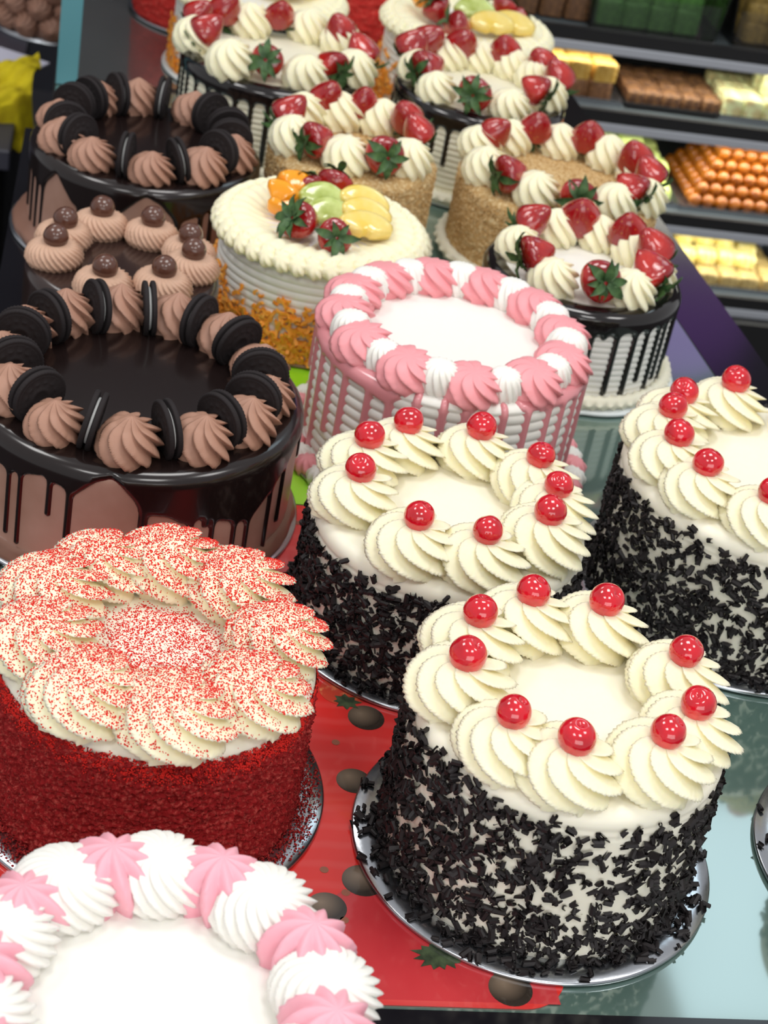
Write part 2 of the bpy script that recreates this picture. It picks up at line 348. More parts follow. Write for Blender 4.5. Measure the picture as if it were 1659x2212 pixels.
RS = dict(
    bf=variants(4, 'cream_rosette', M['cream'], n=8, twist=2.65, R=.0284, H=.029, depth=.52, over=.26, per=18, rows=38, power=.72, ragged=.07, asym=.8),
    rv=variants(4, 'cream_rosette', M['cream'], n=8, twist=2.65, R=.0305, H=.028, depth=.54, over=.26, per=18, rows=38, power=.72, ragged=.06, asym=.8),
    jp=variants(3, 'pink_swirl', M['pink'], n=9, twist=1.7, R=.0242, H=.0235, depth=.26, over=.16, per=12, rows=28, power=.6, ragged=.04),
    jw=variants(3, 'white_shell', M['cream_w'], n=15, twist=.7, R=.0168, H=.0245, depth=.16, over=.05, per=8, rows=20, power=.55, ragged=.05),
    ew=variants(3, 'white_rosette', M['cream_w'], n=20, twist=1.3, R=.0285, H=.025, depth=.17, over=.07, per=9, rows=34, power=.6, ragged=.03, asym=.6),
    ep=variants(3, 'pink_star', M['pink_pale'], n=10, twist=.45, R=.0225, H=.029, depth=.42, over=.02, per=10, rows=28, power=.85, ragged=.06, asym=.5),
    ch=variants(4, 'chocolate_rosette', M['choc_cream'], n=10, twist=1.7, R=.0215, H=.0275, depth=.40, over=.24, per=12, rows=30, power=.75, ragged=.13, tip=.005),
    cm=variants(3, 'chocolate_dollop', M['choc_cream_l'], n=26, twist=.95, R=.0245, H=.0195, depth=.13, over=.03, per=7, rows=26, power=.5, ragged=.02, asym=.6),
    st=variants(4, 'cream_rosette', M['cream'], n=9, twist=1.8, R=.0215, H=.0305, depth=.40, over=.2, per=11, rows=26, power=.75, ragged=.1, tip=.003),
    sp=variants(2, 'border_star', M['cream_w'], n=9, twist=.25, R=.011, H=.012, depth=.3, over=.02, per=6, rows=12, power=.8, ragged=.05, asym=.5),
    pp=variants(2, 'border_star', M['pink'], n=9, twist=.25, R=.011, H=.012, depth=.3, over=.02, per=6, rows=12, power=.8, ragged=.05, asym=.5),
)
def put(kind, name, parent, ang, rad, z, sc=1.0, rot=None, tilt=0.0, i=0, sz=None):
    me = RS[kind][i % len(RS[kind])]; a = math.radians(ang)
    e = Matrix.Rotation(a, 3, 'Z') @ Matrix.Rotation(tilt, 3, 'Y') @ Matrix.Rotation(rot if rot is not None else rng.uniform(0, 6.28), 3, 'Z')
    return link(name, me, None, parent, (rad * math.cos(a), rad * math.sin(a), z), e, sz if sz else sc)

# ------------------------------------------------------------------ cake bodies
def body_prof(r, h, rc=.008, taper=0.0, n=26, ridge=None):
    P = [(r * (1 + taper), 0.0)]
    zs = np.linspace(0.001, h - rc, n if ridge is None else ridge[0] * 9)
    for z in zs:
        k = 0
        if ridge is not None: k = ridge[1] * (abs(math.sin(PI * ridge[0] * z / (h - rc))) ** .6 - 1)
        P.append((r * (1 + taper * (1 - z / h)) + k, z))
    for a in np.linspace(0, PI / 2, 7)[1:]: P.append((r - rc + rc * math.cos(a), h - rc + rc * math.sin(a)))
    for q in (.9, .75, .55, .35, .18, .06, 0.0): P.append((max((r - rc) * q, 1e-5), h + (.0006 if q < .9 else 0)))
    return P
def board(x, y, r, label, m='board', th=.0035, scallop=0, cat='cake board'):
    n = 128
    def dsp(t, z, rr): return (scallop and .003 * np.abs(np.sin(t * scallop)) * (rr > r * .9)) + 0 * z
    me = lathe('cake_board', [(r - .001, 0), (r, .0008), (r, th - .001), (r - .0012, th), (r * .9, th), (1e-5, th)], n, dsp if scallop else None)
    o = link('cake_board', me, M[m], None, (x, y, .9012)); tag(o, label, cat, 'round boards under the cakes')
    return o
def cake(name, x, y, label, z=.9048):
    e = empty(name, (x, y, z)); tag(e, label, 'cake', 'cakes on the display counter'); return e
ORD = ['', 'second', 'third', 'fourth', 'fifth', 'sixth', 'seventh', 'eighth', 'ninth', 'tenth', 'eleventh', 'twelfth', 'thirteenth', 'fourteenth']
def ring_order(angs, start=-115):
    """0 = the one nearest the camera, then clockwise as seen from above"""
    d = [abs((a - start + 180) % 360 - 180) for a in angs]; i0 = d.index(min(d))
    o = sorted(range(len(angs)), key=lambda i: (angs[i0] - angs[i]) % 360)
    return {i: k for k, i in enumerate(o)}
def ring_label(k, what, where):
    if k == 0: return '%s nearest the camera on %s' % (what, where)
    return '%s, %s clockwise from the nearest one on %s' % (what, ORD[k], where)

# cherries
def cherry_mesh(seed):
    r_ = np.random.default_rng(seed); nr, nc = 18, 24
    ph = np.linspace(-PI / 2, PI / 2, nr)[:, None]; th = np.linspace(0, 2 * PI, nc, endpoint=False)[None, :]
    d = np.stack([np.cos(ph) * np.cos(th), np.cos(ph) * np.sin(th), np.sin(ph) * np.ones_like(th)], -1)
    r = np.ones((nr, nc))
    for _ in range(7):
        v = r_.normal(0, 1, 3); v /= np.linalg.norm(v); r += r_.uniform(-.07, .05) * np.exp(-((1 - d @ v) / .25))
    r -= .22 * np.exp(-((1 - d[..., 2]) / .025))
    me = quads_mesh('cherry', d * r[..., None] * .0114, grid_faces(nr, nc)); me.materials.append(M['cherry']); return me
CH = [cherry_mesh(i) for i in range(5)]

# chocolate curls
def curl_geo(seed, seg=6):
    r_ = np.random.default_rng(seed); L = r_.uniform(.0045, .0078); R = r_.uniform(.0019, .0031); span = r_.uniform(3.4, 6.4); tk = .0006
    a = np.linspace(0, span, seg + 1)
    V = []; 
    for x, s in ((-L / 2, 1), (L / 2, .9)):
        for rr in (R * s, R * s - tk):
            for k in a: V.append((x, (rr - .00008 * k) * math.cos(k), (rr - .00008 * k) * math.sin(k)))
    n = seg + 1; F = []
    for i in range(seg):
        F += [(i, i + 1, 2 * n + i + 1, 2 * n + i), (n + i, 3 * n + i, 3 * n + i + 1, n + i + 1), (i, n + i, n + i + 1, i + 1), (2 * n + i, 2 * n + i + 1, 3 * n + i + 1, 3 * n + i)]
    V = np.array(V)
    V[:, 0] += r_.uniform(-.0009, .0009, len(V))
    return V, np.array(F)
CURL = [curl_geo(i) for i in range(6)]
CURLME = []
for V, F in CURL:
    me = quads_mesh('chocolate_curl', V, F, False); me.materials.append(M['curl']); CURLME.append(me)
def curls(parent, r, h, n, topfn, front=-112, seed=0, dens=None, boardr=None, single=300):
    """scatter curls over the side; topfn(angle deg) = highest z; the ones facing the camera are parts of their own"""
    r_ = np.random.default_rng(seed); items = []
    tries = 0
    while len(items) < n and tries < n * 8:
        tries += 1
        a = r_.uniform(0, 2 * PI); z = .003 + (h - .003) * r_.uniform(0, 1) ** 1.05
        zt = topfn(math.degrees(a)) + r_.normal(0, .0035)
        if z > zt: continue
        if dens is not None and r_.uniform() > dens(a, z): continue
        items.append((a, z))
    def mtx(a, z):
        k = r_.integers(0, 6); s = r_.uniform(.65, 1.1)
        tilt = r_.normal(0, .5); spin = r_.uniform(0, 2 * PI)
        out = Matrix.Rotation(a, 3, 'Z') @ Matrix.Rotation(PI / 2, 3, 'Y')      # local z -> outward
        m3 = out @ Matrix.Rotation(tilt, 3, 'X') @ Matrix.Rotation(r_.normal(0, .45), 3, 'Y') @ Matrix.Rotation(spin, 3, 'Z') @ Matrix.Rotation(r_.uniform(0, 6.28), 3, 'X')
        rr = r + .0006 + r_.uniform(0, .002)
        return k, s, m3, Vector((rr * math.cos(a), rr * math.sin(a), z))
    fr = math.radians(front)
    vis = [i for i, (a, z) in enumerate(items) if math.cos(a - fr) > .15]
    pick = set(vis[::max(1, len(vis) // single)][:single]); SV = []; SF = []; off = 0
    for i, (a, z) in enumerate(items):
        k, s, m3, loc = mtx(a, z)
        if i in pick: link('chocolate_curl', CURLME[k], None, parent, loc, m3, s)
        else:
            V, F = CURL[k]; W = (V * s) @ np.array(m3).T + np.array(loc); SV.append(W); SF.append(F + off); off += len(V)
    if boardr:
        for _ in range(330):
            a = r_.uniform(0, 2 * PI); rr = r + (boardr - r) * min(.93, abs(r_.normal(0, .42)) + .03); k = r_.integers(0, 6); s = r_.uniform(.6, 1)
            m3 = np.array(Euler((r_.uniform(0, 6), r_.normal(0, .2), r_.uniform(0, 6))).to_matrix()); V, F = CURL[k]
            SV.append((V * s) @ m3.T + np.array([rr * math.cos(a), rr * math.sin(a), .0018])); SF.append(F + off); off += len(V)
    o = link('loose_chocolate_curls', quads_mesh('loose_chocolate_curls', np.concatenate(SV), np.concatenate(SF), False), M['curl'], parent)
    o['kind'] = 'stuff'

def nz(a, seed, amp=1.0):
    r_ = np.random.default_rng(seed)
    return amp * sum(math.sin(math.radians(a) * f + r_.uniform(0, 6.28)) * g for f, g in ((2, .5), (5, .35), (9, .25), (17, .2)))

# ------------------------------------------------------------------ black forest cakes
def black_forest(x, y, r, h, rb, angs, rr, label, short, board_label, ncurl, topfn, dens, seed, sc=1.0, cherry=True, single=300):
    board(x, y, rb, board_label)
    e = cake('black_forest_cake', x, y, label)
    def dsp(t, z, p): return .0006 * smooth_noise(t, z, seed) - .0007 * np.exp(-((z - h + .013) / .0012) ** 2) - .0006 * np.exp(-((z - h + .018) / .0011) ** 2)
    link('cream_coating', lathe('cream_coating', body_prof(r, h, .009, .01, 70), 120, dsp), M['cream_top'], e)
    order = ring_order(angs)
    for i, a in enumerate(angs):
        s = sc * rng.uniform(.96, 1.05); rd = rr[i] if hasattr(rr, '__len__') else rr
        put('bf', 'cream_rosette', e, a, rd, h, s, None, .06, i)
        if cherry:
            t = math.radians(a); q = s * .0285
            o = link('cherry', CH[(i + seed) % 5], None, None, (x + rd * math.cos(t), y + rd * math.sin(t), .9048 + h + q + .0052), Euler((rng.uniform(-.6, .6), rng.uniform(-.6, .6), rng.uniform(0, 6))), rng.uniform(.94, 1.06) * sc)
            tag(o, ring_label(order[i], 'glazed red cherry', short), 'cherry', 'cherries on ' + short)
    curls(e, r, h, ncurl, topfn, seed=seed, dens=dens, boardr=rb, single=single)
    return e
black_forest(.326, .837, .099, .117, .119, [180, -136, -105, -58, -26, 14, 66, 105, 143], .0725,
             'round cream cake coated in chocolate curls with nine cherries, at the front right', 'the front right curl-coated cake',
             'shiny silver board under the front right curl-coated cake', 2900,
             lambda a: .117 - .020 - (.006 if -140 < a < -35 else -.010) * 1 + nz(a, 3, .006) - .012 * math.exp(-((a + 92) / 18) ** 2), lambda a, z: .62 + .45 * (z < .03) + .3 * (math.cos(a - 3.2) > .3) , 3)
black_forest(.287, 1.075, .101, .098, .115, [-175, -121, -83, -36, -5, 25, 68, 113, 147], .0735,
             'cream cake densely coated in chocolate curls in the middle, before the pink drip cake', 'the middle curl-coated cake',
             'silver board under the middle curl-coated cake', 3700,
             lambda a: .098 - .013 + nz(a, 5, .004) - .010 * math.exp(-((a + 85) / 30) ** 2), lambda a, z: 1, 5)
black_forest(.550, 1.141, .116, .114, .133, [-174, -147, -112, -70, -32, 8, 50, 99, 138, 160], .087,
             'large curl-coated cream cake with cherries cut off by the right edge', 'the right-edge curl-coated cake',
             'silver board under the right-edge curl-coated cake', 3500,
             lambda a: .114 - .012 + nz(a, 9, .005) - .016 * math.exp(-((a + 95) / 30) ** 2), lambda a, z: .72 + .3 * (math.cos(a - 3.3) > .1) + .3 * (z < .03), 9)

# the sliver of another board at the right edge, its cake out of frame
black_forest(.602, .830, .085, .10, .119, [-150, -95, -40, 15, 70, 125], .058,
             'curl-coated cake whose board just enters at the right edge', 'the cake at the right margin',
             'silver board with chocolate curls just entering at the right edge', 700,
             lambda a: .085, None, 21, .8, True, 120)

# ------------------------------------------------------------------ red velvet cakes
def crumbs(name, parent, pts, size, m, seed):
    r_ = np.random.default_rng(seed); n = len(pts); pts = np.asarray(pts)
    base = np.array([(1, 0, 0), (-1, 0, 0), (0, 1, 0), (0, -1, 0), (0, 0, 1), (0, 0, -1)], float)
    T = np.array([(0, 2, 4), (2, 1, 4), (1, 3, 4), (3, 0, 4), (2, 0, 5), (1, 2, 5), (3, 1, 5), (0, 3, 5)])
    q = r_.normal(0, 1, (n, 4)); q /= np.linalg.norm(q, axis=1)[:, None]; w, a, b, c = q.T
    Rm = np.stack([np.stack([1 - 2 * (b * b + c * c), 2 * (a * b - c * w), 2 * (a * c + b * w)], -1), np.stack([2 * (a * b + c * w), 1 - 2 * (a * a + c * c), 2 * (b * c - a * w)], -1), np.stack([2 * (a * c - b * w), 2 * (b * c + a * w), 1 - 2 * (a * a + b * b)], -1)], -2)
    s = size * r_.uniform(.5, 1.25, (n, 1, 1)) * r_.uniform(.6, 1.3, (n, 6, 1))
    V = np.einsum('nij,nkj->nki', Rm, base[None] * s) + pts[:, None, :]
    F = (T[None] + (np.arange(n) * 6)[:, None, None]).reshape(-1, 3)
    o = link(name, tris_mesh(name, V.reshape(-1, 3), F), m, parent); o['kind'] = 'stuff'; return o
def red_velvet(x, y, r, h, rb, angs, rr, label, blabel, seed, n_crumb, fine=True, scale=1.0, side='redside'):
    board(x, y, rb, blabel)
    e = cake('red_velvet_cake', x, y, label)
    r_ = np.random.default_rng(seed); nth = 460 if fine else 160; nz_ = 90 if fine else 40
    P = [(r * 1.02, 0)] + [(r * (1.02 - .02 * z / h), z) for z in np.linspace(.001, h - .009, nz_)] + [(r - .009 + .009 * math.cos(a), h - .009 + .009 * math.sin(a)) for a in np.linspace(0, PI / 2, 7)[1:2]]
    N = r_.normal(0, 1, (len(P), nth)); N2 = (N + np.roll(N, 1, 1) + np.roll(N, -1, 1) + np.roll(N, 1, 0)) / 2
    me = lathe('crumb_coating', P, nth, lambda t, z, p: .0007 * N2 + .0006 * N + .0009 * smooth_noise(t, z, seed))
    link('crumb_coating', me, M[side], e)
    top = lathe('cream_top', [(r - .0005, h - .012)] + [(r - .009 + .009 * math.cos(a), h - .009 + .009 * math.sin(a)) for a in np.linspace(0.1, PI / 2, 7)] + [((r - .009) * q + 1e-5, h) for q in (.8, .6, .4, .2, 0)], 96)
    to = link('cream_top', top, M['cream_top'], e)
    obs = [to]
    for i, a in enumerate(angs): obs.append(put('rv', 'cream_rosette', e, a, rr[i] if hasattr(rr, '__len__') else rr, h, scale * rng.uniform(.95, 1.05), None, .05, i))
    # crumbs fall from above on whatever is there
    V = []; F = []; off = 0
    for o in obs:
        mw = Matrix.LocRotScale(o.location, o.rotation_euler, o.scale)
        vs = np.empty(len(o.data.vertices) * 3, np.float32); o.data.vertices.foreach_get('co', vs); vs = vs.reshape(-1, 3)
        m4 = np.array(mw); V.append(vs @ m4[:3, :3].T + m4[:3, 3]); F += [[i + off for i in p.vertices] for p in o.data.polygons]; off += len(vs)
    bvh = BVHTree.FromPolygons([tuple(v) for v in np.concatenate(V)], F)
    pts = []
    ph = r_.uniform(0, 6.28, 8)
    k = 0
    while len(pts) < n_crumb and k < n_crumb * 4:
        k += 1
        q = math.sqrt(r_.uniform()) * (r + .02); a = r_.uniform(0, 6.28); px, py = q * math.cos(a), q * math.sin(a)
        d = .5 + .3 * math.sin(px * 95 + ph[0] + 2 * math.sin(py * 70 + ph[1])) + .3 * math.sin(py * 110 + ph[2] + 2 * math.sin(px * 60 + ph[3]))
        if r_.uniform() > max(.08, 1.7 * d - .35): continue
        hit = bvh.ray_cast(Vector((px, py, h + .1)), Vector((r_.normal(0, .25) + .12, r_.normal(0, .25) + .1, -1)).normalized())
        if hit[0] is not None and hit[1].z > -.2: pts.append(hit[0])
    crumbs('red_crumbs', e, pts, .00062, M['redcrumb'], seed)
    if fine:
        pts = []
        for _ in range(5200):
            a = r_.uniform(0, 6.28); rr_ = r * 1.015 + abs(r_.normal(0, .5)) * (rb - r)
            if rr_ < rb - .0015: pts.append((rr_ * math.cos(a), rr_ * math.sin(a), .0004 + r_.uniform(0, .0014)))
        crumbs('board_crumbs', e, pts, .0009, M['redside'], seed + 1)
        pts = [((r * 1.0 + .0008) * math.cos(a), (r * 1.0 + .0008) * math.sin(a), z) for a, z in zip(r_.uniform(0, 6.28, 9000), h - .014 + r_.normal(0, .0055, 9000)) if z < h - .006]
        crumbs('rim_crumbs', e, pts, .0007, M['redcrumb'], seed + 2)
    return e
red_velvet(.074, .881, .098, .107, .118, [-170, -126, -85, -44, 2, 48, 86, 119, 152], [.072, .074, .076, .074, .072, .074, .075, .077, .075],
           'red velvet cake with cream swirls dusted in red crumbs, at the front left', 'silver board scattered with red crumbs under the front red velvet cake', 31, 30000)
red_velvet(.155, 2.415, .096, .10, .104, [-150, -100, -50, 0, 50, 100, 150], .07, 'blurred red velvet cake at the back left, mostly hidden', 'pale board under the back left red velvet cake', 32, 2500, False, 1.0, 'redside2')
red_velvet(.382, 2.44, .098, .115, .106, [-150, -100, -50, 0, 50, 100, 150], .07, 'blurred red velvet cake seen between the two rear fruit cakes', 'pale board under the red velvet cake between rear fruit cakes', 33, 2500, False, 1.0, 'redside2')

# ------------------------------------------------------------------ front pink and white cake
ex, ey = .069, .598
board(ex, ey, .118, 'silver board under the pink and white ringed cake at the bottom edge')
e = cake('cream_cake', ex, ey, 'white cream cake ringed with pink and white piping, cut off at the bottom')
link('cream_coating', lathe('cream_coating', body_prof(.106, .103, .012), 120, lambda t, z, p: .0006 * smooth_noise(t, z, 4)), M['cream_w'], e)
for i, a in enumerate([122, 88, 49, 6, 154, -170, -135, -100, -65, -30]): put('ew', 'white_rosette', e, a, .0845, .102, rng.uniform(.97, 1.04), None, .1, i)
for i, a in enumerate([105, 67, 25, 140, -13, 172, -152, -117, -82, -47]): put('ep', 'pink_star', e, a, .084, .102, rng.uniform(.95, 1.05), None, .12, i)

# ------------------------------------------------------------------ drips
def drip_mesh(name, R, h, rc, th, band, drips, din, ds=.0012, dmax=None, k=.004, w=None):
    """glaze that runs over the rim: band = [(deg, depth)], drips = [(deg, depth, halfwidth)]; din = how far it reaches inward on the top"""
    w = w or th * 1.3
    nc = int(2 * PI * R / ds); th_ = np.linspace(-PI, PI, nc, endpoint=False)
    deg = np.degrees(th_)
    b = sorted(band); bd = np.interp(deg, [q[0] for q in b], [q[1] for q in b], period=360)
    ker = np.ones(5) / 5; bd = np.convolve(np.concatenate([bd[-2:], bd, bd[:2]]), ker, 'valid')
    slope = np.gradient(bd, R * (th_[1] - th_[0]))
    dm = dmax or max([q[1] for q in b] + [q[1] for q in drips]) + .006
    arc = rc * PI / 2
    d = np.concatenate([np.arange(-din - .003, -arc / 2, .0022), np.linspace(-arc / 2, arc / 2, 7), np.arange(arc / 2 + ds, dm + ds, ds * 1.25)])
    D, T = np.meshgrid(d, th_, indexing='ij')
    sd = np.maximum((D - bd[None]) / np.sqrt(1 + np.minimum(slope, 3)[None] ** 2), (-din - D))
    for (a, L, hw) in drips:
        s = ((T - math.radians(a) + PI) % (2 * PI) - PI) * R
        mask = np.abs(s) < hw + .016
        if not mask.any(): continue
        y = D
        top = -.004 if len(band) and din > 0 else 0
        yy = np.clip(y, top, max(L - hw, top + .001))
        wid = hw * (.86 + .14 * np.clip(y / max(L, .001), 0, 1) ** 3)
        dd = np.sqrt(s ** 2 + (y - yy) ** 2) - wid
        hh = np.clip(.5 + .5 * (dd - sd) / k, 0, 1)
        new = dd * (1 - hh) + sd * hh - k * hh * (1 - hh)
        sd = np.where(mask, np.minimum(new, sd), sd)
    u = np.clip(-sd / w, 0, 1)
    off = th * np.sqrt(np.clip(1 - (1 - u) ** 2, 0, 1))
    off = np.where(sd > 0, np.maximum(-sd * 1.2, -.0025), off)
    # position along the profile with normal
    on_top = D < -arc / 2; on_side = D > arc / 2
    ang = np.clip((D + arc / 2) / arc, 0, 1) * PI / 2
    pr = np.where(on_top, R - rc + (D + arc / 2), np.where(on_side, R, R - rc + rc * np.sin(ang)))
    pz = np.where(on_top, h, np.where(on_side, h - rc - (D - arc / 2), h - rc + rc * np.cos(ang)))
    nr = np.sin(ang); nzv = np.cos(ang)
    r = np.maximum(pr + off * nr, 1e-4); z = pz + off * nzv
    V = np.stack([r * np.cos(T), r * np.sin(T), z], -1)[::-1]
    Q = grid_faces(len(d), nc)
    keep = (sd[::-1].ravel()[Q].min(1) < .0016)
    Q = Q[keep]
    used = np.unique(Q); mp = np.full(V.reshape(-1, 3).shape[0], -1); mp[used] = np.arange(len(used))
    return quads_mesh(name, V.reshape(-1, 3)[used], mp[Q])
def rand_drips(a0, a1, n, lo, hi, hw, seed):
    r_ = np.random.default_rng(seed)
    return [(a0 + (a1 - a0) * (i + r_.uniform(.25, .75)) / n, r_.uniform(lo, hi), hw * r_.uniform(.85, 1.2)) for i in range(n)]
def rope(name, R, r0, n, m, parent, z, twist=1, seg=8, squash=1.0, loc=None):
    """piped rope border all round a cake"""
    nu = n * 6; V = []
    u = np.linspace(0, 2 * PI, nu, endpoint=False)[None, :]; v = np.linspace(0, 2 * PI, seg, endpoint=False)[:, None]
    rr = r0 * (1 + .22 * np.sin(n * u + twist * v * 2))
    V = np.stack([(R + rr * np.cos(v)) * np.cos(u), (R + rr * np.cos(v)) * np.sin(u), z + rr * np.sin(v) * squash], -1)
    Vf = np.concatenate([V, V[:1]], 0)
    return link(name, quads_mesh(name, Vf[::1], grid_faces(seg + 1, nu)), m, parent)

# ------------------------------------------------------------------ chocolate cookie cakes
def wafer_mesh():
    n = 96; th = np.linspace(0, 2 * PI, n, endpoint=False)
    R = .0225
    prof = [(1e-5, 0), (.021, 0), (.0222, .0006), (R, .0014), (R, .003), (.0219, .0038), (.0210, .0041), (.0200, .0039), (.0192, .0034), (.0186, .0034), (.0180, .0038), (.0174, .0034), (.0135, .0034), (.0130, .0038), (.0122, .0038), (.0116, .0034), (.0085, .0034), (.0078, .0039), (.0055, .0039), (.0050, .0034), (1e-5, .0034)]
    V = []
    for i, (r, z) in enumerate(prof):
        rr = np.full(n, r); zz = np.full(n, z)
        if 3 <= i <= 5: rr = rr - .0006 * (np.arange(n) % 2)
        if 13 <= i <= 14: zz = zz - .0004 * ((np.arange(n) // 4) % 2)
        if 10 == i: zz = zz - .0003 * ((np.arange(n) // 2) % 2)
        V.append(np.stack([rr * np.cos(th), rr * np.sin(th), zz], -1))
    me = quads_mesh('wafer', np.stack(V), grid_faces(len(prof), n)); me.materials.append(M['cookie']); return me
WAF = wafer_mesh()
FILL = lathe('filling', [(1e-5, -.0012), (.0168, -.0012), (.0175, -.0006), (.0175, .0006), (.0168, .0012), (1e-5, .0012)], 48); FILL.materials.append(M['filling'])
def cookie(x, y, z, ang, lean, yaw, label, group, sc=1.0):
    """stands on edge, its faces towards its neighbours round the ring"""
    e = empty('sandwich_cookie', (x, y, z))
    e.rotation_euler = (Matrix.Rotation(math.radians(ang) + yaw, 3, 'Z') @ Matrix.Rotation(PI / 2 + lean, 3, 'X')).to_euler(); e.scale = (sc,) * 3
    tag(e, label, 'cookie', group)
    link('wafer', WAF, None, e, (0, 0, .0011)); link('wafer', WAF, None, e, (0, 0, -.0011), (PI, 0, .3)); link('filling', FILL, None, e)
    return e
def cookie_cake(x, y, r, h, rb, cook, rosa, crad, rrad, band, drips, label, short, blabel, seed, border=True):
    board(x, y, rb, blabel)
    e = cake('chocolate_cookie_cake', x, y, label)
    link('chocolate_frosting', lathe('chocolate_frosting', body_prof(r, h, .009, .008), 120, lambda t, z, p: .0005 * smooth_noise(t, z, seed)), M['choc_side'], e)
    link('ganache_glaze', drip_mesh('ganache_glaze', r + .0006, h, .009, .0022, band, drips, r + .02, k=.006), M['ganache'], e)
    if border:
        P = [(rb - .004, 0), (rb - .003, .004), (rb - .006, .008), (r + .004, .011), (r - .001, .013)]
        link('frosting_border', lathe('frosting_border', P, 160, lambda t, z, p: .0015 * smooth_noise(t, z * 9, seed + 5, ((5, .5), (11, .5), (23, .4)))), M['choc_border'], e)
    oc = ring_order(cook)
    for i, a in enumerate(cook):
        cr = crad[i] if hasattr(crad, '__len__') else crad
        t = math.radians(a)
        cookie(x + cr * math.cos(t), y + cr * math.sin(t), .9048 + h + .0195, a, rng.normal(0, .10), rng.normal(0, .10), ring_label(oc[i], 'black sandwich cookie', short), 'cookies on ' + short)
    for i, a in enumerate(rosa):
        put('ch', 'chocolate_rosette', e, a, rrad, h + .001, rng.uniform(.93, 1.06), None, .12, i)
    return e
Fc = [-170, -141, -110, -77, -49, -23, 1, 34, 59, 85, 111, 138, 161]
Fr = [-155, -125, -93, -62, -36, -11, 17, 46, 72, 98, 124, 149, 175]
cookie_cake(.058, 1.214, .129, .098, .139, Fc, Fr, .094, .1,
            [(-180, .02), (-150, .02), (-133, .022), (-126, .018), (-119, .013), (-113, .017), (-108, .020), (-102, .006), (-97, .001), (-94, .006), (-87, .024), (-84, .029), (-78, .031), (-73, .038), (-66, .035), (-58, .042), (-47, .050), (-40, .038), (-32, .026), (-22, .012), (0, .01), (30, .02), (60, .012), (90, .02), (120, .012), (150, .02)],
            [(-133, .078, .0022), (-128, .082, .0024), (-117, .046, .0026), (-110, .079, .0030), (-86, .056, .0036), (-70, .056, .0026), (-65, .044, .0022), (-62, .066, .0024), (-53, .087, .0026), (-47, .092, .0026), (-36, .09, .0024), (-28, .072, .0022), (-150, .07, .0026), (-165, .05, .0026)] + rand_drips(-10, 175, 16, .03, .07, .0025, 3),
            'large glossy dark chocolate cake with cookies on the rim, at the left edge', 'the nearer cookie-ringed chocolate cake',
            'silver board under the nearer cookie-ringed chocolate cake', 41)
Hc = [-167, -146, -105, -70, -34, -8, 14, 40, 80, 113, 136, 155]
Hr = [-156, -127, -88, -53, -21, 58, 97, 124, 170]
cookie_cake(.067, 1.708, .112, .092, .130, Hc, Hr, .082, .087,
            [(-180, .02), (-167, .024), (-151, .030), (-139, .006), (-127, .030), (-121, .030), (-108, .040), (-102, .026), (-94, .010), (-90, .004), (-83, .011), (-74, .030), (-65, .025), (-50, .015), (-40, .018), (0, .012), (60, .02), (120, .012)],
            [(-163, .079, .0022), (-156, .083, .0022), (-150, .081, .0022), (-123, .05, .003), (-73, .06, .003), (-61, .055, .0028), (-55, .06, .0026), (-172, .07, .0022)] + rand_drips(-40, 170, 16, .03, .06, .0025, 5),
            'glossy dark chocolate cake with cookies on the rim, at the back left', 'the rear cookie-ringed chocolate cake',
            'silver board under the rear cookie-ringed chocolate cake', 43)

# chocolate cake with malt balls
gx, gy, gr, gh = .047, 1.440, .085, .088
board(gx, gy, .094, 'silver board under the chocolate cake with round chocolate balls')
e = cake('chocolate_ball_cake', gx, gy, 'brown chocolate cake with eight piped dollops topped by chocolate balls, at the left')
link('ganache_coating', lathe('ganache_coating', body_prof(gr, gh, .010), 120, lambda t, z, p: .0005 * smooth_noise(t, z, 8)), M['ganache_brown'], e)
link('frosting_border', lathe('frosting_border', [(.0915, 0), (.0925, .006), (.090, .010), (gr + .003, .012), (gr - .001, .013)], 120, lambda t, z, p: .0015 * smooth_noise(t, z * 9, 5, ((5, .5), (11, .5), (23, .4)))), M['choc_border'], e)
Ga = [-174, -107, -54, -4, 24, 66, 109, 150]; Go = ring_order(Ga)
BALL = lathe('chocolate_ball', [(.011 * math.cos(a) + 1e-5, .011 * math.sin(a)) for a in np.linspace(-PI / 2, PI / 2, 17)], 28, lambda t, z, p: .00012 * np.sin(3 * t + z * 400)); BALL.materials.append(M['malt'])
Grd = [.060, .058, .056, .059, .062, .058, .066, .061]
for i, a in enumerate(Ga):
    put('cm', 'chocolate_dollop', e, a, Grd[i], gh, rng.uniform(.96, 1.04), None, .05, i)
    t = math.radians(a)
    o = link('chocolate_ball', BALL, None, None, (gx + Grd[i] * math.cos(t), gy + Grd[i] * math.sin(t), .9048 + gh + .0245), (rng.uniform(0, 6), 0, 0))
    tag(o, ring_label(Go[i], 'round milk chocolate ball', 'the dollop cake'), 'chocolate ball', 'chocolate balls on the dollop cake')

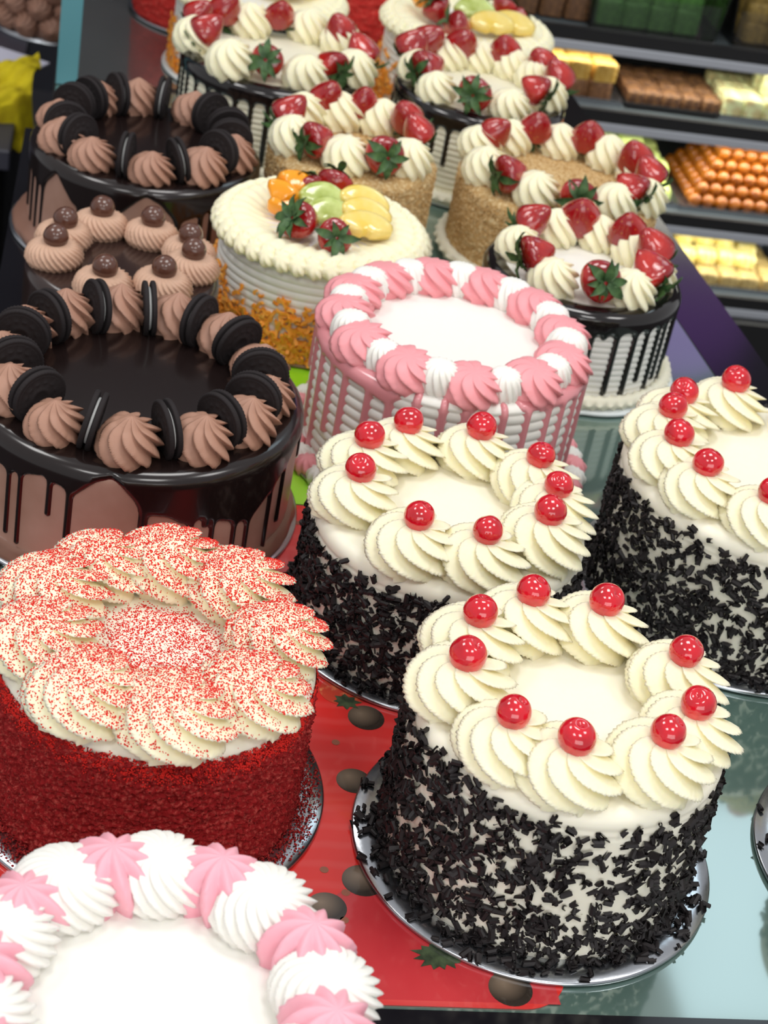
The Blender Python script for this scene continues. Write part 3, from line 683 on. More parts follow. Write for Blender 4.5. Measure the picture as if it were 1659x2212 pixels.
# ------------------------------------------------------------------ pink drip cake
jx, jy, jr, jh = .324, 1.326, .116, .109
board(jx, jy, .134, 'silver board under the pink drip cake')
e = cake('pink_drip_cake', jx, jy, 'white ridged cake with pink drips and a ring of pink swirls, in the centre')
link('cream_coating', lathe('cream_coating', body_prof(jr, jh, .008, .0, ridge=(11, .0022)), 128), M['cream_w'], e)
jb = [(-180, .006), (171, .008), (-164, .009), (-150, .009), (-135, .010), (-126, .014), (-120, .006), (-116, -.03), (-80, -.03), (-74, -.03), (-70, .002), (-58, .004), (-42, .006), (0, .006), (90, .005), (150, .006)]
jd = [(171, .05, .0026), (-176, .092, .0026), (-166, .104, .003), (-156, .073, .003), (-147, .104, .0034), (-134, .062, .0034), (-124, .05, .0036), (-113, .040, .0036), (-102, .045, .0034), (-93, .038, .0036), (-86, .034, .003), (-77, .055, .0034), (-66, .068, .003), (-55, .066, .0028), (-46, .078, .0028), (-36, .09, .0026), (-26, .096, .0026), (-14, .07, .0026)] + rand_drips(0, 165, 15, .03, .09, .003, 9)
link('pink_glaze', drip_mesh('pink_glaze', jr + .0002, jh, .008, .0022, jb, jd, .010), M['pink_drip'], e)
Jp = [-153, -123, -91, -57, -27, 5, 35, 66, 95, 123, 150, 175]; Jw = [-168, -138, -107, -74, -41, -10, 21, 50, 80, 109, 137, 163]
for i, a in enumerate(Jp): put('jp', 'pink_swirl', e, a, .094, jh - .001, rng.uniform(.96, 1.05), None, .15, i)
for i, a in enumerate(Jw): put('jw', 'white_shell', e, a, .093, jh - .001, rng.uniform(.95, 1.08), None, .1, i, None)
for i in range(44): put('pp' if i % 2 else 'sp', 'border_star', e, i * 360 / 44, jr + .009, 0, rng.uniform(.9, 1.1), None, .2, i)

# ------------------------------------------------------------------ strawberries
def berry_mesh(seed):
    r_ = np.random.default_rng(seed); nr, nc = 20, 28
    t = np.linspace(0, 1, nr)[:, None]; th = np.linspace(0, 2 * PI, nc, endpoint=False)[None, :]
    L = .0315; rad = .0172 * np.sin(np.clip(t, 0, 1) ** .66 * PI) ** .58 * (1.02 - .16 * t)
    rad = np.where(t > .97, rad * .9, rad)
    wob = 1 + .05 * np.sin(2 * th + r_.uniform(0, 6)) + .03 * np.sin(3 * th + r_.uniform(0, 6) + 3 * t)
    z = -L * t + .003 * np.sin(t * PI)          # stem end at z = 0, tip at -L
    V = np.stack([rad * wob * np.cos(th), rad * wob * np.sin(th), z * np.ones_like(th)], -1)[::-1]
    me = quads_mesh('strawberry', V, grid_faces(nr, nc)); me.materials.append(M['strawberry']); return me
BER = [berry_mesh(i) for i in range(4)]
def leaf_mesh(seed):
    r_ = np.random.default_rng(seed); n = 7; V = []; F = []
    for side in (0, 1):
        for i in range(n):
            t = i / (n - 1); w = .0036 * math.sin(PI * min(1, .12 + t * .9)) ** .8 * (1 - t * .1); x = .001 + .0165 * t
            z = .0015 + .006 * t - .010 * t * t + r_.uniform(-.0006, .0006) - side * .0004
            for s in (-1, 0, 1): V.append((x, w * s, z + (abs(s) * .0012)))
    for side in (0, 1):
        o = side * n * 3
        for i in range(n - 1):
            for s in (0, 1):
                q = (o + i * 3 + s, o + (i + 1) * 3 + s, o + (i + 1) * 3 + s + 1, o + i * 3 + s + 1)
                F.append(q if not side else q[::-1])
    me = mesh('leaf', V, F); me.materials.append(M['leaf']); return me
LEAF = [leaf_mesh(i) for i in range(3)]
def strawberry(p, stem, label, group, sc=1.0, leaves=8, i=0):
    """p = centre of the fruit; stem = direction from the fruit's middle to its green end"""
    s = Vector(stem).normalized(); q = s.to_track_quat('Z', 'Y')
    o = link('strawberry', BER[i % 4], None, None, Vector(p) + s * .015 * sc, q.to_euler(), sc)
    tag(o, label, 'strawberry', group)
    for k in range(leaves):
        a = 2 * PI * k / leaves + rng.uniform(-.2, .2)
        link('leaf', LEAF[k % 3], None, o, (.001 * math.cos(a), .001 * math.sin(a), -.001), Euler((0, rng.uniform(-.6, .3), a)), rng.uniform(.85, 1.25))
    return o
def berry_ring(x, y, h, angs, rads, short, sc=1.2, dz=.017, down=.35):
    order = ring_order(angs)
    for i, a in enumerate(angs):
        t = math.radians(a); r = rads[i] if hasattr(rads, '__len__') else rads
        j = t + rng.uniform(-.3, .3); fr = max(0.0, math.cos(t + 1.75))          # the front ones turn their leaves to the aisle, the rear ones stand on them
        d = (math.cos(j) * (.45 + .55 * fr), math.sin(j) * (.45 + .55 * fr), -.75 + .9 * fr + rng.uniform(-.2, .2))
        strawberry((x + r * math.cos(t), y + r * math.sin(t), .9048 + h + dz + .004 + .010 * (1 - fr)), d, ring_label(order[i], 'glossy strawberry', short), 'strawberries on ' + short, sc * rng.uniform(.9, 1.08), 8, i)

# black drip strawberry cakes
def drip_cake(x, y, r, h, rb, rosa, rrad, bang, brad, drips, band, label, short, blabel, seed, bm='board_w', scallop=0, side='cream_w', sc=1.0):
    board(x, y, rb, blabel, bm, scallop=scallop)
    e = cake('strawberry_drip_cake', x, y, label)
    link('cream_coating', lathe('cream_coating', body_prof(r, h, .008, .0, ridge=(14, .0013)), 112), M[side], e)
    link('black_glaze', drip_mesh('black_glaze', r + .0002, h, .008, .0024, band, drips, .016, ds=.0014, k=.0075), M['drip_black'], e)
    rope('piped_border', r + .006, .0065, 60, M['ivory'], e, .006, 2)
    for i, a in enumerate(rosa): put('st', 'cream_rosette', e, a, rrad[i] if hasattr(rrad, '__len__') else rrad, h, sc * rng.uniform(.95, 1.08), None, .15, i)
    berry_ring(x, y, h, bang, brad, short)
    return e
flatb = lambda v: [(-180, v), (-120, v + .003), (-60, v), (0, v + .003), (60, v), (120, v + .003)]
drip_cake(.482, 1.521, .094, .093, .108, [-130, -62, -18, 30, 68, 106, 165], .064, [-154, -95, -36, 6, 42, 88, 138], .062,
          [(-158, .05, .0024), (-146, .062, .0024), (-134, .045, .0026), (-122, .058, .0026), (-108, .03, .003), (-94, .056, .0028), (-87, .022, .002), (-79, .08, .003), (-67, .082, .003), (-58, .07, .0026), (-48, .085, .0026), (-41, .075, .0024), (-30, .086, .0024), (-18, .07, .0024)] + rand_drips(-5, 190, 17, .03, .08, .0026, 11),
          [(-180, .010), (-125, .012), (-105, .018), (-85, .016), (-65, .014), (-45, .012), (0, .01), (90, .012)],
          'white cake with black chocolate drips and strawberries, right of the pink drip cake', 'the nearer right black-drip cake', 'crinkled white board under the nearer right black-drip cake', 51, 'board_w', 60)
drip_cake(.215, 1.985, .108, .099, .116, [-132, -72, -28, 34, 65, 112, 177], [.085, .08, .09, .09, .088, .08, .094], [-176, -104, -52, -12, 35, 88, 132, 158], [.082, .07, .082, .09, .085, .072, .09, .098],
          [(-168, .05, .0024), (-160, .055, .0024), (-149, .053, .0024), (-138, .05, .0026), (-129, .046, .0026), (-118, .049, .0028), (-108, .063, .0028), (-98, .086, .0028), (-88, .04, .0028), (-76, .05, .0028), (-64, .03, .0026), (-52, .045, .0026), (-38, .04, .0024)] + rand_drips(-25, 185, 17, .03, .06, .0026, 13),
          flatb(.012), 'white cake with black drips and leafy strawberries, at the back left', 'the rear left black-drip cake', 'pale board under the rear left black-drip cake', 53, 'board_w', 0, 'ivory', 1.12)
drip_cake(.447, 1.957, .098, .102, .106, [-143, -75, -20, 24, 52, 82, 112, 170], .074, [-164, -106, -40, 0, 28, 64, 103, 130, 152], [.07, .07, .066, .084, .081, .076, .072, .086, .088],
          [(-172, .04, .0024), (-160, .038, .0024), (-149, .036, .0024), (-138, .04, .0026), (-128, .05, .0026), (-118, .06, .0026), (-107, .03, .0026), (-96, .035, .0026), (-84, .04, .0026)] + rand_drips(-70, 180, 19, .03, .06, .0026, 15),
          flatb(.013), 'white cake with black drips and strawberries, at the back right', 'the rear right black-drip cake', 'pale board under the rear right black-drip cake', 55, 'board_w', 0, 'ivory')

# golden crumb strawberry cakes
def crumb_cake(x, y, r, h, rb, rosa, rrad, bang, brad, label, short, blabel, seed):
    board(x, y, rb, blabel, 'board_w')
    e = cake('crumb_cake', x, y, label)
    r_ = np.random.default_rng(seed); nth = 300
    P = [(r, 0)] + [(r, z) for z in np.linspace(.001, h - .012, 52)] + [(r - .012 + .012 * math.cos(a), h - .012 + .012 * math.sin(a)) for a in np.linspace(0, PI / 2, 9)[1:]] + [((r - .012) * q + 1e-5, h) for q in np.linspace(.97, 0, 30)]
    N = r_.normal(0, 1, (len(P), nth)); N2 = (N + np.roll(N, 1, 1) + np.roll(N, 1, 0) + np.roll(N, -1, 1)) / 2
    me = lathe('crumb_coating', P, nth, lambda t, z, p: .0006 * N2 + .0008 * smooth_noise(t, z, seed))
    link('crumb_coating', me, M['crumbside'], e)
    n = 4200; a = r_.uniform(0, 6.28, n); z = r_.uniform(.002, h - .006, n)
    pts = np.stack([(r + .0006) * np.cos(a), (r + .0006) * np.sin(a), z], -1)
    q = np.sqrt(r_.uniform(0, 1, 1800)) * (r - .01); a = r_.uniform(0, 6.28, 1800)
    crumbs('golden_crumbs', e, np.concatenate([pts, np.stack([q * np.cos(a), q * np.sin(a), np.full(1800, h + .0005)], -1)]), .0013, M['crumbside'], seed)
    rope('piped_border', r + .005, .007, 40, M['ivory'], e, .006, 2)
    for i, a in enumerate(rosa): put('st', 'cream_rosette', e, a, rrad[i] if hasattr(rrad, '__len__') else rrad, h, rng.uniform(1.0, 1.12), None, .15, i)
    berry_ring(x, y, h, bang, brad, short, 1.15)
    return e
crumb_cake(.504, 1.749, .108, .088, .114, [-169, -121, -58, -30, 15, 43, 81, 120, 151], [.086, .078, .08, .092, .092, .084, .078, .084, .094], [-142, -92, -44, -12, 14, 60, 104, 146], [.084, .084, .082, .088, .082, .076, .076, .08],
           'tan crumb-coated cake with strawberries and cream swirls, behind the right black-drip cake', 'the right crumb-coated cake', 'white board under the right crumb-coated cake', 61)
crumb_cake(.278, 1.736, .087, .102, .094, [-165, -105, -40, 60, 100, 135], [.066, .056, .064, .064, .06, .07], [-136, -72, 0, 32, 79, 112, 172], [.06, .062, .06, .062, .062, .068, .068],
           'tan crumb-coated cake with strawberries behind the fruit-topped cake', 'the left crumb-coated cake', 'white board under the left crumb-coated cake', 63)

# ------------------------------------------------------------------ fruit cakes
def slice_mesh(name, R, T, span, seed, inner=0.0, m=None):
    """a rounded segment of a fruit slice: part of a ring or disc with soft edges"""
    n = 18; prof = []
    for a in np.linspace(0, 2 * PI, 14, endpoint=False):
        cx = (R + inner) / 2; hx = (R - inner) / 2
        c, s = math.cos(a), math.sin(a); prof.append((cx + hx * math.copysign(abs(c) ** .55, c), T / 2 * math.copysign(abs(s) ** .6, s)))
    V = []; k = len(prof); r_ = np.random.default_rng(seed)
    ts = np.linspace(-span / 2, span / 2, n)
    for j, t in enumerate(ts):
        e = min(1, .55 + .45 * math.sin(min(j, n - 1 - j) / 2.5 * PI / 2) if min(j, n - 1 - j) < 2.5 else 1)
        for (r, z) in prof:
            rm = (R + inner) / 2; rr = rm + (r - rm) * e + r_.uniform(-.0003, .0003); V.append((rr * math.cos(t), rr * math.sin(t), z * e))
    F = [(j * k + i, (j + 1) * k + i, (j + 1) * k + (i + 1) % k, j * k + (i + 1) % k) for j in range(n - 1) for i in range(k)]
    F += [tuple(range(k)), tuple(range((n - 1) * k + k - 1, (n - 1) * k - 1, -1))]
    me = mesh(name, V, F); me.materials.append(m); return me
MANGO = slice_mesh('mango_wedge', .028, .020, 1.5, 1, .004, M['mango'])
KIWI = slice_mesh('kiwi_slice', .025, .011, PI, 2, .001, M['kiwi'])
PEACH = slice_mesh('fruit_slice', .030, .014, 2.6, 3, .004, M['peach'])
def lay(tilt, spin, roll=0.0): return Matrix.Rotation(tilt, 3, 'X') @ Matrix.Rotation(roll, 3, 'Y') @ Matrix.Rotation(spin, 3, 'Z')
def fruit(name, me, cx, cy, h, ang, rad, dz, rot, label, group, sc=1.0):
    t = math.radians(ang)
    o = link(name, me, None, None, (cx + rad * math.cos(t), cy + rad * math.sin(t), .9048 + h + dz), rot, sc); tag(o, label, 'fruit piece', group); return o
SHRED = []
def shred_geo(seed):
    r_ = np.random.default_rng(seed); L = r_.uniform(.005, .011); w = r_.uniform(.002, .0034); b = r_.uniform(-.002, .002)
    V = []
    for t in (-1, -.3, .4, 1):
        for (p, q) in ((-1, -1), (1, -1), (1, 1), (-1, 1)): V.append((t * L / 2, p * w / 2 + b * t * t, q * w / 2))
    F = [(i * 4 + j, i * 4 + (j + 1) % 4, i * 4 + 4 + (j + 1) % 4, i * 4 + 4 + j) for i in range(3) for j in range(4)] + [(3, 2, 1, 0), (12, 13, 14, 15)]
    return np.array(V), np.array(F)
SG = [shred_geo(i) for i in range(6)]
SHME = []
for V, F in SG:
    me = quads_mesh('carrot_shred', V, F, False); me.materials.append(M['carrot']); SHME.append(me)
SHELL = variants(2, 'cream_shell', M['cream'], n=7, twist=.5, R=.0090, H=.0085, depth=.2, over=.05, per=8, rows=12, power=.55, ragged=.02, asym=.5)
def shreds(parent, r, h, n, single, seed, front=-105):
    r_ = np.random.default_rng(seed); SV = []; SF = []; off = 0; cnt = 0
    for i in range(n):
        a = r_.uniform(0, 2 * PI); z = .002 + .6 * h * r_.uniform(0, 1) ** 1.5
        if z > h * (.42 + .1 * math.sin(3 * a)) and r_.uniform() < .7: continue
        k = r_.integers(0, 6); rr = r + .0012 + r_.uniform(0, .0025)
        m3 = Matrix.Rotation(a, 3, 'Z') @ Matrix.Rotation(PI / 2 + r_.normal(0, .3), 3, 'Y') @ Matrix.Rotation(r_.uniform(0, 6.28), 3, 'Z')
        loc = Vector((rr * math.cos(a), rr * math.sin(a), z))
        if cnt < single and math.cos(a - math.radians(front)) > .1:
            link('carrot_shred', SHME[k], None, parent, loc, m3); cnt += 1
        else:
            V, F = SG[k]; SV.append(V @ np.array(m3).T + np.array(loc)); SF.append(F + off); off += len(V)
    o = link('loose_carrot_shreds', quads_mesh('loose_carrot_shreds', np.concatenate(SV), np.concatenate(SF), False), M['carrot'], parent); o['kind'] = 'stuff'
def fruit_cake(x, y, r, h, rb, label, blabel, bm, seed, single, nshred, border='cream'):
    board(x, y, rb, blabel, bm)
    e = cake('fruit_cake', x, y, label)
    link('cream_coating', lathe('cream_coating', body_prof(r, h, .006, .0, ridge=(12, .0016)), 128), M['cream_w'], e)
    # swirled cream over the top: spiral ridges falling to the middle
    th = np.linspace(0, 2 * PI, 180, endpoint=False)[None, :]; q = np.linspace(1, .0, 40)[:, None]
    rr = (r - .004) * q + 1e-5; zz = h + .008 * np.exp(-((q - .86) / .2) ** 2) + .0012 * np.sin(34 * th + 9 * q) * (q > .25) * (q < .99) * np.minimum(1, (q - .2) * 2)
    zz[0] = h - .002
    V = np.stack([rr * np.cos(th), rr * np.sin(th), zz + 0 * th], -1)
    link('swirled_cream', quads_mesh('swirled_cream', V, grid_faces(40, 180)), M['cream'], e)
    ns = 40
    for i in range(ns):
        a = 2 * PI * i / ns
        m3 = Matrix.Rotation(a, 3, 'Z') @ Matrix.Rotation(.75, 3, 'Y') @ Matrix.Rotation(.5, 3, 'Z')
        link('cream_shell', SHELL[i % 2], None, e, ((r - .001) * math.cos(a), (r - .001) * math.sin(a), h - .003), m3, (1.25, .95, 1.1))
    shreds(e, r, h, nshred, single, seed)
    return e
ix, iy, ih = .230, 1.549, .098
fruit_cake(ix, iy, .094, ih, .099, 'white ridged cake topped with mango, kiwi and strawberries, shredded carrot at its base', 'tan board under the fruit cake with carrot shreds', 'board_b', 71, 300, 2300)
g = 'fruit on the middle fruit cake'
fruit('mango_wedge', MANGO, ix, iy, ih, 178, .046, .010, lay(.9, 1.2, -.3), 'orange mango wedge nearest the rim on the middle fruit cake', g)
fruit('mango_wedge', MANGO, ix, iy, ih, 146, .034, .014, lay(.8, 1.6, .2), 'orange mango wedge beside the back strawberry on the middle fruit cake', g)
fruit('mango_wedge', MANGO, ix, iy, ih, -164, .034, .008, lay(.5, 2.0, 0), 'orange mango wedge behind the leafy strawberry on the middle fruit cake', g, .9)
strawberry((ix + .036 * math.cos(2.0), iy + .036 * math.sin(2.0), .9048 + ih + .018), (-.3, .5, .8), 'strawberry beside the mango at the back of the middle fruit cake', g, .95, 7, 1)
strawberry((ix + .049 * math.cos(1.33), iy + .049 * math.sin(1.33), .9048 + ih + .018), (.3, .6, .7), 'dark strawberry at the back of the middle fruit cake', g, 1.05, 7, 2)
strawberry((ix + .044 * math.cos(-2.1), iy + .044 * math.sin(-2.1), .9048 + ih + .017), (-.75, -.55, .5), 'strawberry with big spread leaves at the front of the middle fruit cake', g, 1.1, 9, 3)
strawberry((ix + .054 * math.cos(-1.5), iy + .054 * math.sin(-1.5), .9048 + ih + .015), (.1, -.95, .3), 'strawberry facing the camera beside the yellow slices, middle fruit cake', g, 1.0, 7, 0)
fruit('kiwi_slice', KIWI, ix, iy, ih, 110, .004, .014, lay(.75, 1.45, .1), 'upper kiwi slice on the middle fruit cake', g, 1.1)
fruit('kiwi_slice', KIWI, ix, iy, ih, -80, .020, .010, lay(.7, 1.6, .1), 'lower kiwi slice on the middle fruit cake', g, 1.1)
fruit('fruit_slice', PEACH, ix, iy, ih, 5, .036, .013, lay(.7, 1.4, .1), 'uppermost yellow fruit slice on the middle fruit cake', g)
fruit('fruit_slice', PEACH, ix, iy, ih, -27, .042, .012, lay(.55, 1.5, .15), 'middle one of three yellow fruit slices on the middle fruit cake', g)
fruit('fruit_slice', PEACH, ix, iy, ih, -50, .056, .011, lay(.4, 1.6, .1), 'lowest yellow fruit slice on the middle fruit cake', g, 1.05)
px_, py_, ph_ = .468, 2.196, .100
fruit_cake(px_, py_, .102, ph_, .113, 'blurred white fruit cake at the back right with yellow fruit slices', 'pale board under the back right fruit cake', 'board_w', 73, 60, 1000)
g = 'fruit on the back right fruit cake'
fruit('mango_wedge', MANGO, px_, py_, ph_, -176, .066, .012, lay(.9, 1.4), 'small orange mango piece on the back right fruit cake', g)
strawberry((px_ + .05 * math.cos(-2.65), py_ + .05 * math.sin(-2.65), .9048 + ph_ + .018), (-.6, .1, .8), 'leafy strawberry at left on the back right fruit cake', g, 1.1, 8, 1)
strawberry((px_ + .058 * math.cos(-1.94), py_ + .058 * math.sin(-1.94), .9048 + ph_ + .013), (-.6, -.1, .3), 'flat red strawberry at the front of the back right fruit cake', g, 1.1, 3, 2)
strawberry((px_ + .045, py_ + .02, .9048 + ph_ + .018), (.4, .4, .8), 'dark strawberry at the back of the back right fruit cake', g, 1.0, 7, 3)
strawberry((px_ + .062, py_ + .004, .9048 + ph_ + .014), (.7, .3, .3), 'small strawberry at far right on the back right fruit cake', g, .8, 6, 0)
fruit('kiwi_slice', KIWI, px_, py_, ph_, -80, .018, .014, lay(.8, 1.5), 'pale green kiwi slice on the back right fruit cake', g, 1.2)
fruit('fruit_slice', PEACH, px_, py_, ph_, -68, .058, .010, lay(.5, 1.6), 'left yellow fruit slice on the back right fruit cake', g, 1.15)
fruit('fruit_slice', PEACH, px_, py_, ph_, -45, .066, .011, lay(.5, 1.4), 'right yellow fruit slice on the back right fruit cake', g, 1.15)
qx, qy, qh = .206, 2.215, .100
fruit_cake(qx, qy, .102, qh, .112, 'blurred white fruit cake cut off at the top edge, behind leafy strawberries', 'pale board under the fruit cake at the top edge', 'board_w', 75, 60, 1000)
g = 'fruit on the top-edge fruit cake'
fruit('fruit_slice', PEACH, qx, qy, qh, -60, .046, .011, lay(.5, 1.6), 'left yellow fruit slice on the cake at the top edge', g, 1.2)
fruit('fruit_slice', PEACH, qx, qy, qh, -20, .05, .011, lay(.5, 1.4), 'right yellow fruit slice on the cake at the top edge', g, 1.2)

# ------------------------------------------------------------------ glass side panel at the left
gp = empty('glass_panel', (-.02, 2.1, .9012)); tag(gp, 'upright glass side panel with a teal edge at the upper left', 'glass panel')
box('pane', -.011, .011, .008, .60, 0, .34, M['clear'], gp)
box('polished_edge', -.0125, .0125, -.004, .006, 0, .34, M['tealedge'], gp)

# ------------------------------------------------------------------ side counter at the left: cloth, paper, chocolate cake
sz = .70
sc_ = empty('side_counter', (-.5, 2.9, 0)); tag(sc_, 'dark low side counter at the upper left corner', 'counter')
box('cabinet_body', -.45, .39, -.52, .60, 0, sz - .03, M['blackmatt'], sc_)
box('counter_top', -.47, .41, -.55, .62, sz - .03, sz, mat('dark_counter_top', sRGB(62, 62, 74), .4), sc_, .003)
n = 40; X, Y = np.meshgrid(np.linspace(-.12, .045, n), np.linspace(-.12, .07, n))
Zc = .012 + .008 * np.sin(X * 48 + 2 * np.sin(Y * 30)) * np.cos(Y * 26) + .005 * np.abs(np.sin(X * 70 + Y * 55)) + .004 * np.abs(np.sin(X * 40 - Y * 95))
fall = np.clip((-.04 - Y + .35 * np.abs(X - .02)) / .07, 0, 1) * (Y < -.02); Zc = Zc * 1.5 - .07 * fall ** 2
V = np.stack([X + .02 * np.sin(Y * 25), Y + .02 * np.sin(X * 20) + .05 * fall ** 2, np.maximum(Zc, -.2)], -1)
V2 = V.copy(); V2[..., 2] -= .002
FV = np.concatenate([V.reshape(-1, 3), V2.reshape(-1, 3)]); Q = grid_faces(n, n, False)
cl = link('yellow_cloth', quads_mesh('yellow_cloth', FV, np.concatenate([Q, Q[:, ::-1] + n * n])), mat('yellow_fabric', sRGB(226, 206, 20), .85, noise=(60, sRGB(200, 176, 10), .4, .7), bump=(300, .4, .002)), None, (-.105, 2.505, sz + .02), (0, 0, .3))
tag(cl, 'crumpled bright yellow cloth at the upper left', 'cloth')
pp = box('paper_sheet', -.05, .05, -.06, .06, 0, .004, mat('white_paper', sRGB(214, 214, 232), .7), None, .001, (-.125, 2.665, sz + .001)); pp.rotation_euler = (0, 0, -.5)
tag(pp, 'white paper sheet behind the yellow cloth', 'paper')
lc = empty('chocolate_swirl_cake', (-.055, 2.875, sz + .004)); tag(lc, 'blurred brown cake covered in chocolate swirls at the top left', 'cake')
link('frosting', lathe('frosting', body_prof(.075, .15, .01), 64), M['choc_border'], lc)
for k in range(5):
    for j in range(12):
        a = 2 * PI * (j + .5 * (k % 2)) / 12
        m3 = Matrix.Rotation(a, 3, 'Z') @ Matrix.Rotation(PI / 2, 3, 'Y')
        link('chocolate_rosette', RS['ch'][(j + k) % 4], None, lc, (.074 * math.cos(a), .074 * math.sin(a), .018 + k * .03), m3, .85)
o = lathe('cake_board', [(.095, 0), (.095, .003), (1e-5, .003)], 64); o = link('cake_board', o, M['board'], None, (-.055, 2.875, sz + .001)); tag(o, 'board under the brown swirl cake at the top left', 'cake board', 'round boards under the cakes')

# ------------------------------------------------------------------ refrigerated sweet case at the back right
fx0, fx1, fy0, fy1 = .50, 1.75, 2.86, 3.35
SC = fy0 / 2.55        # the case stands this much further back than its first sketch
def shelf_z(z): return .8 - (.8 - z) * SC
case = empty('sweet_case', ((fx0 + fx1) / 2, (fy0 + fy1) / 2, 0)); tag(case, 'dark refrigerated display case with shelves of sweets, at the upper right', 'display case')
cf = (-(fx0 + fx1) / 2, -(fy0 + fy1) / 2, 0)
zs = [.90 + shelf_z(z) for z in (.008, -.112, -.266, -.398)]
M['casewall'] = mat('case_back_panel', sRGB(92, 80, 74), .5)
M['trim'] = mat('case_shelf_trim', sRGB(186, 190, 198), .4, metal=.25)
M['shelfglass'] = mat('case_shelf_plate', sRGB(96, 104, 108), .2, spec=.6)
box('back_panel', fx0, fx1, fy1 - .02, fy1, .1, 1.35, M['casewall'], case, 0, cf)
box('end_panel', fx0 - .02, fx0, fy0, fy1, .1, 1.35, M['blackmatt'], case, 0, cf)
box('end_panel', fx1, fx1 + .02, fy0, fy1, .1, 1.35, M['blackmatt'], case, 0, cf)
box('base_cabinet', fx0, fx1, fy0 - .03, fy1, 0, zs[3] - .035, M['blackmatt'], case, 0, cf)
box('roof_panel', fx0 - .02, fx1 + .02, fy0, fy1, 1.35, 1.38, M['blackmatt'], case, 0, cf)
for k, z in enumerate(zs):
    s = box('shelf', fx0, fx1, fy0 + .012, fy1 - .02, z - .012, z, M['shelfglass'], case, 0, cf)
    box('shelf_edge', fx0, fx1, fy0, fy0 + .012, z - .018, z + .002, M['blackmatt'], s)
    box('shelf_trim', fx0, fx1, fy0 - .002, fy0 + .010, z - .036, z - .020, M['trim'], s, .002)
    # the case's own light strip under the shelf above
    zz = (zs[k - 1] - .04) if k else 1.33
    area_light('case_light_strip', ((fx0 + fx1) / 2 + .05, fy0 + .05, zz), 1.1, [1.2, 1.6, 2.6, 2.0][k], (1, .97, .86), (math.radians(-18), 0, 0), .03)

def piece_mesh(name, w, d, h, m, m2=None, seed=0):
    """a cut square of sweet with soft, uneven edges"""
    r_ = np.random.default_rng(seed); V = []; nx = 5
    import itertools
    pr = [(1, 0), (1, .85), (.9, 1)]
    ring = []
    n = 16
    V = []
    for (s, t) in [(.97, 0), (1, .1), (1, .85), (.93, 1), (.4, 1.0), (1e-4, 1.0)]:
        for i in range(n):
            a = 2 * PI * i / n + PI / 4; c, q = math.cos(a), math.sin(a); k = 1 / max(abs(c), abs(q)); k = min(k, 1.36)
            V.append((w / 2 * c * k * s + r_.normal(0, .0006), d / 2 * q * k * s + r_.normal(0, .0006), h * t + (r_.normal(0, .0006) if t else 0)))
    me = quads_mesh(name, V, grid_faces(6, n)); me.materials.append(m); return me
def stuffm(name, c1, c2, sc=150): return mat(name, c1, .6, noise=(sc, c2, .45, .62), bump=(200, .4, .0015), sss=.0)
def pile(name, me, layout, x0, y0, z, dx, dy, dz, label, cat, group, jit=.0015):
    for (i, j, k) in layout:
        o = link(name, me, None, None, (x0 + i * dx + rng.normal(0, jit), y0 + j * dy + rng.normal(0, jit), z + k * dz + .0005), (0, 0, rng.normal(0, .05)))
        tag(o, label, cat, group)
def tray(x0, x1, y0, y1, z, m, label):
    e = empty('sweet_tray', ((x0 + x1) / 2, (y0 + y1) / 2, z)); tag(e, label, 'tray', 'trays in the sweet case')
    w, d = (x1 - x0) / 2, (y1 - y0) / 2
    box('tray_floor', -w, w, -d, d, 0, .003, m, e)
    for a in ((-w, w, -d, -d + .003), (-w, w, d - .003, d), (-w, -w + .003, -d + .003, d - .003), (w - .003, w, -d + .003, d - .003)): box('tray_rim', *a, .003, .010, m, e)
K_ = SC
M['traymetal'] = mat('tray_metal', sRGB(168, 172, 178), .25, metal=.9)
fx = lambda x: x * K_ * 1.02
yy0 = fy0 + .05
# shelf two (from the top): yellow blocks, brown slab, pale green squares
z = zs[1] + .0005; S2 = piece_mesh('sweet', .040, .040, .030, stuffm('yellow_sweet', sRGB(204, 158, 66), sRGB(222, 184, 96)), seed=1)
S2b = piece_mesh('sweet', .040, .040, .034, stuffm('brown_sweet', sRGB(112, 74, 44), sRGB(140, 98, 60)), seed=2)
tray(fx(.66), fx(.795), yy0 - .02, yy0 + .16, z, M['traymetal'], 'silver tray under the yellow block sweets')
pile('brown_sweet', S2b, [(i, j, 0) for i in range(3) for j in range(4)], fx(.675) + .012, yy0 + .005, z + .0035, .042, .042, .034, 'brown sweet block in the layer under the yellow blocks', 'sweet', 'brown blocks under the yellow blocks')
pile('yellow_sweet', S2, [(i, j, 1) for i in range(3) for j in range(4)] + [(i, j, 2.0) for i in range(3) for j in (2, 3)], fx(.675) + .012, yy0 + .005, z + .0075, .042, .042, .030, 'yellow sweet block stacked on brown blocks at the left of its shelf', 'sweet', 'yellow sweet blocks')
S3 = piece_mesh('sweet', .034, .046, .022, stuffm('nut_brown_sweet', sRGB(100, 68, 48), sRGB(156, 112, 70)), seed=3)
tray(fx(.80), fx(.945), yy0 - .02, yy0 + .20, z, M['blackmatt'], 'dark tray of brown nut bars')
pile('nut_bar', S3, [(i, j, 0) for i in range(5) for j in range(3)], fx(.805) + .012, yy0 + .015, z + .0035, .0345, .047, .02, 'brown nut-speckled bar lying in its tray between yellow and pale green sweets', 'sweet', 'brown nut bars')
S4 = piece_mesh('sweet', .034, .034, .036, stuffm('pistachio_sweet', sRGB(222, 228, 172), sRGB(196, 176, 120), 60), seed=4)
tray(fx(.95), fx(1.22), yy0 - .02, yy0 + .17, z, M['traymetal'], 'silver tray under the pale green squares')
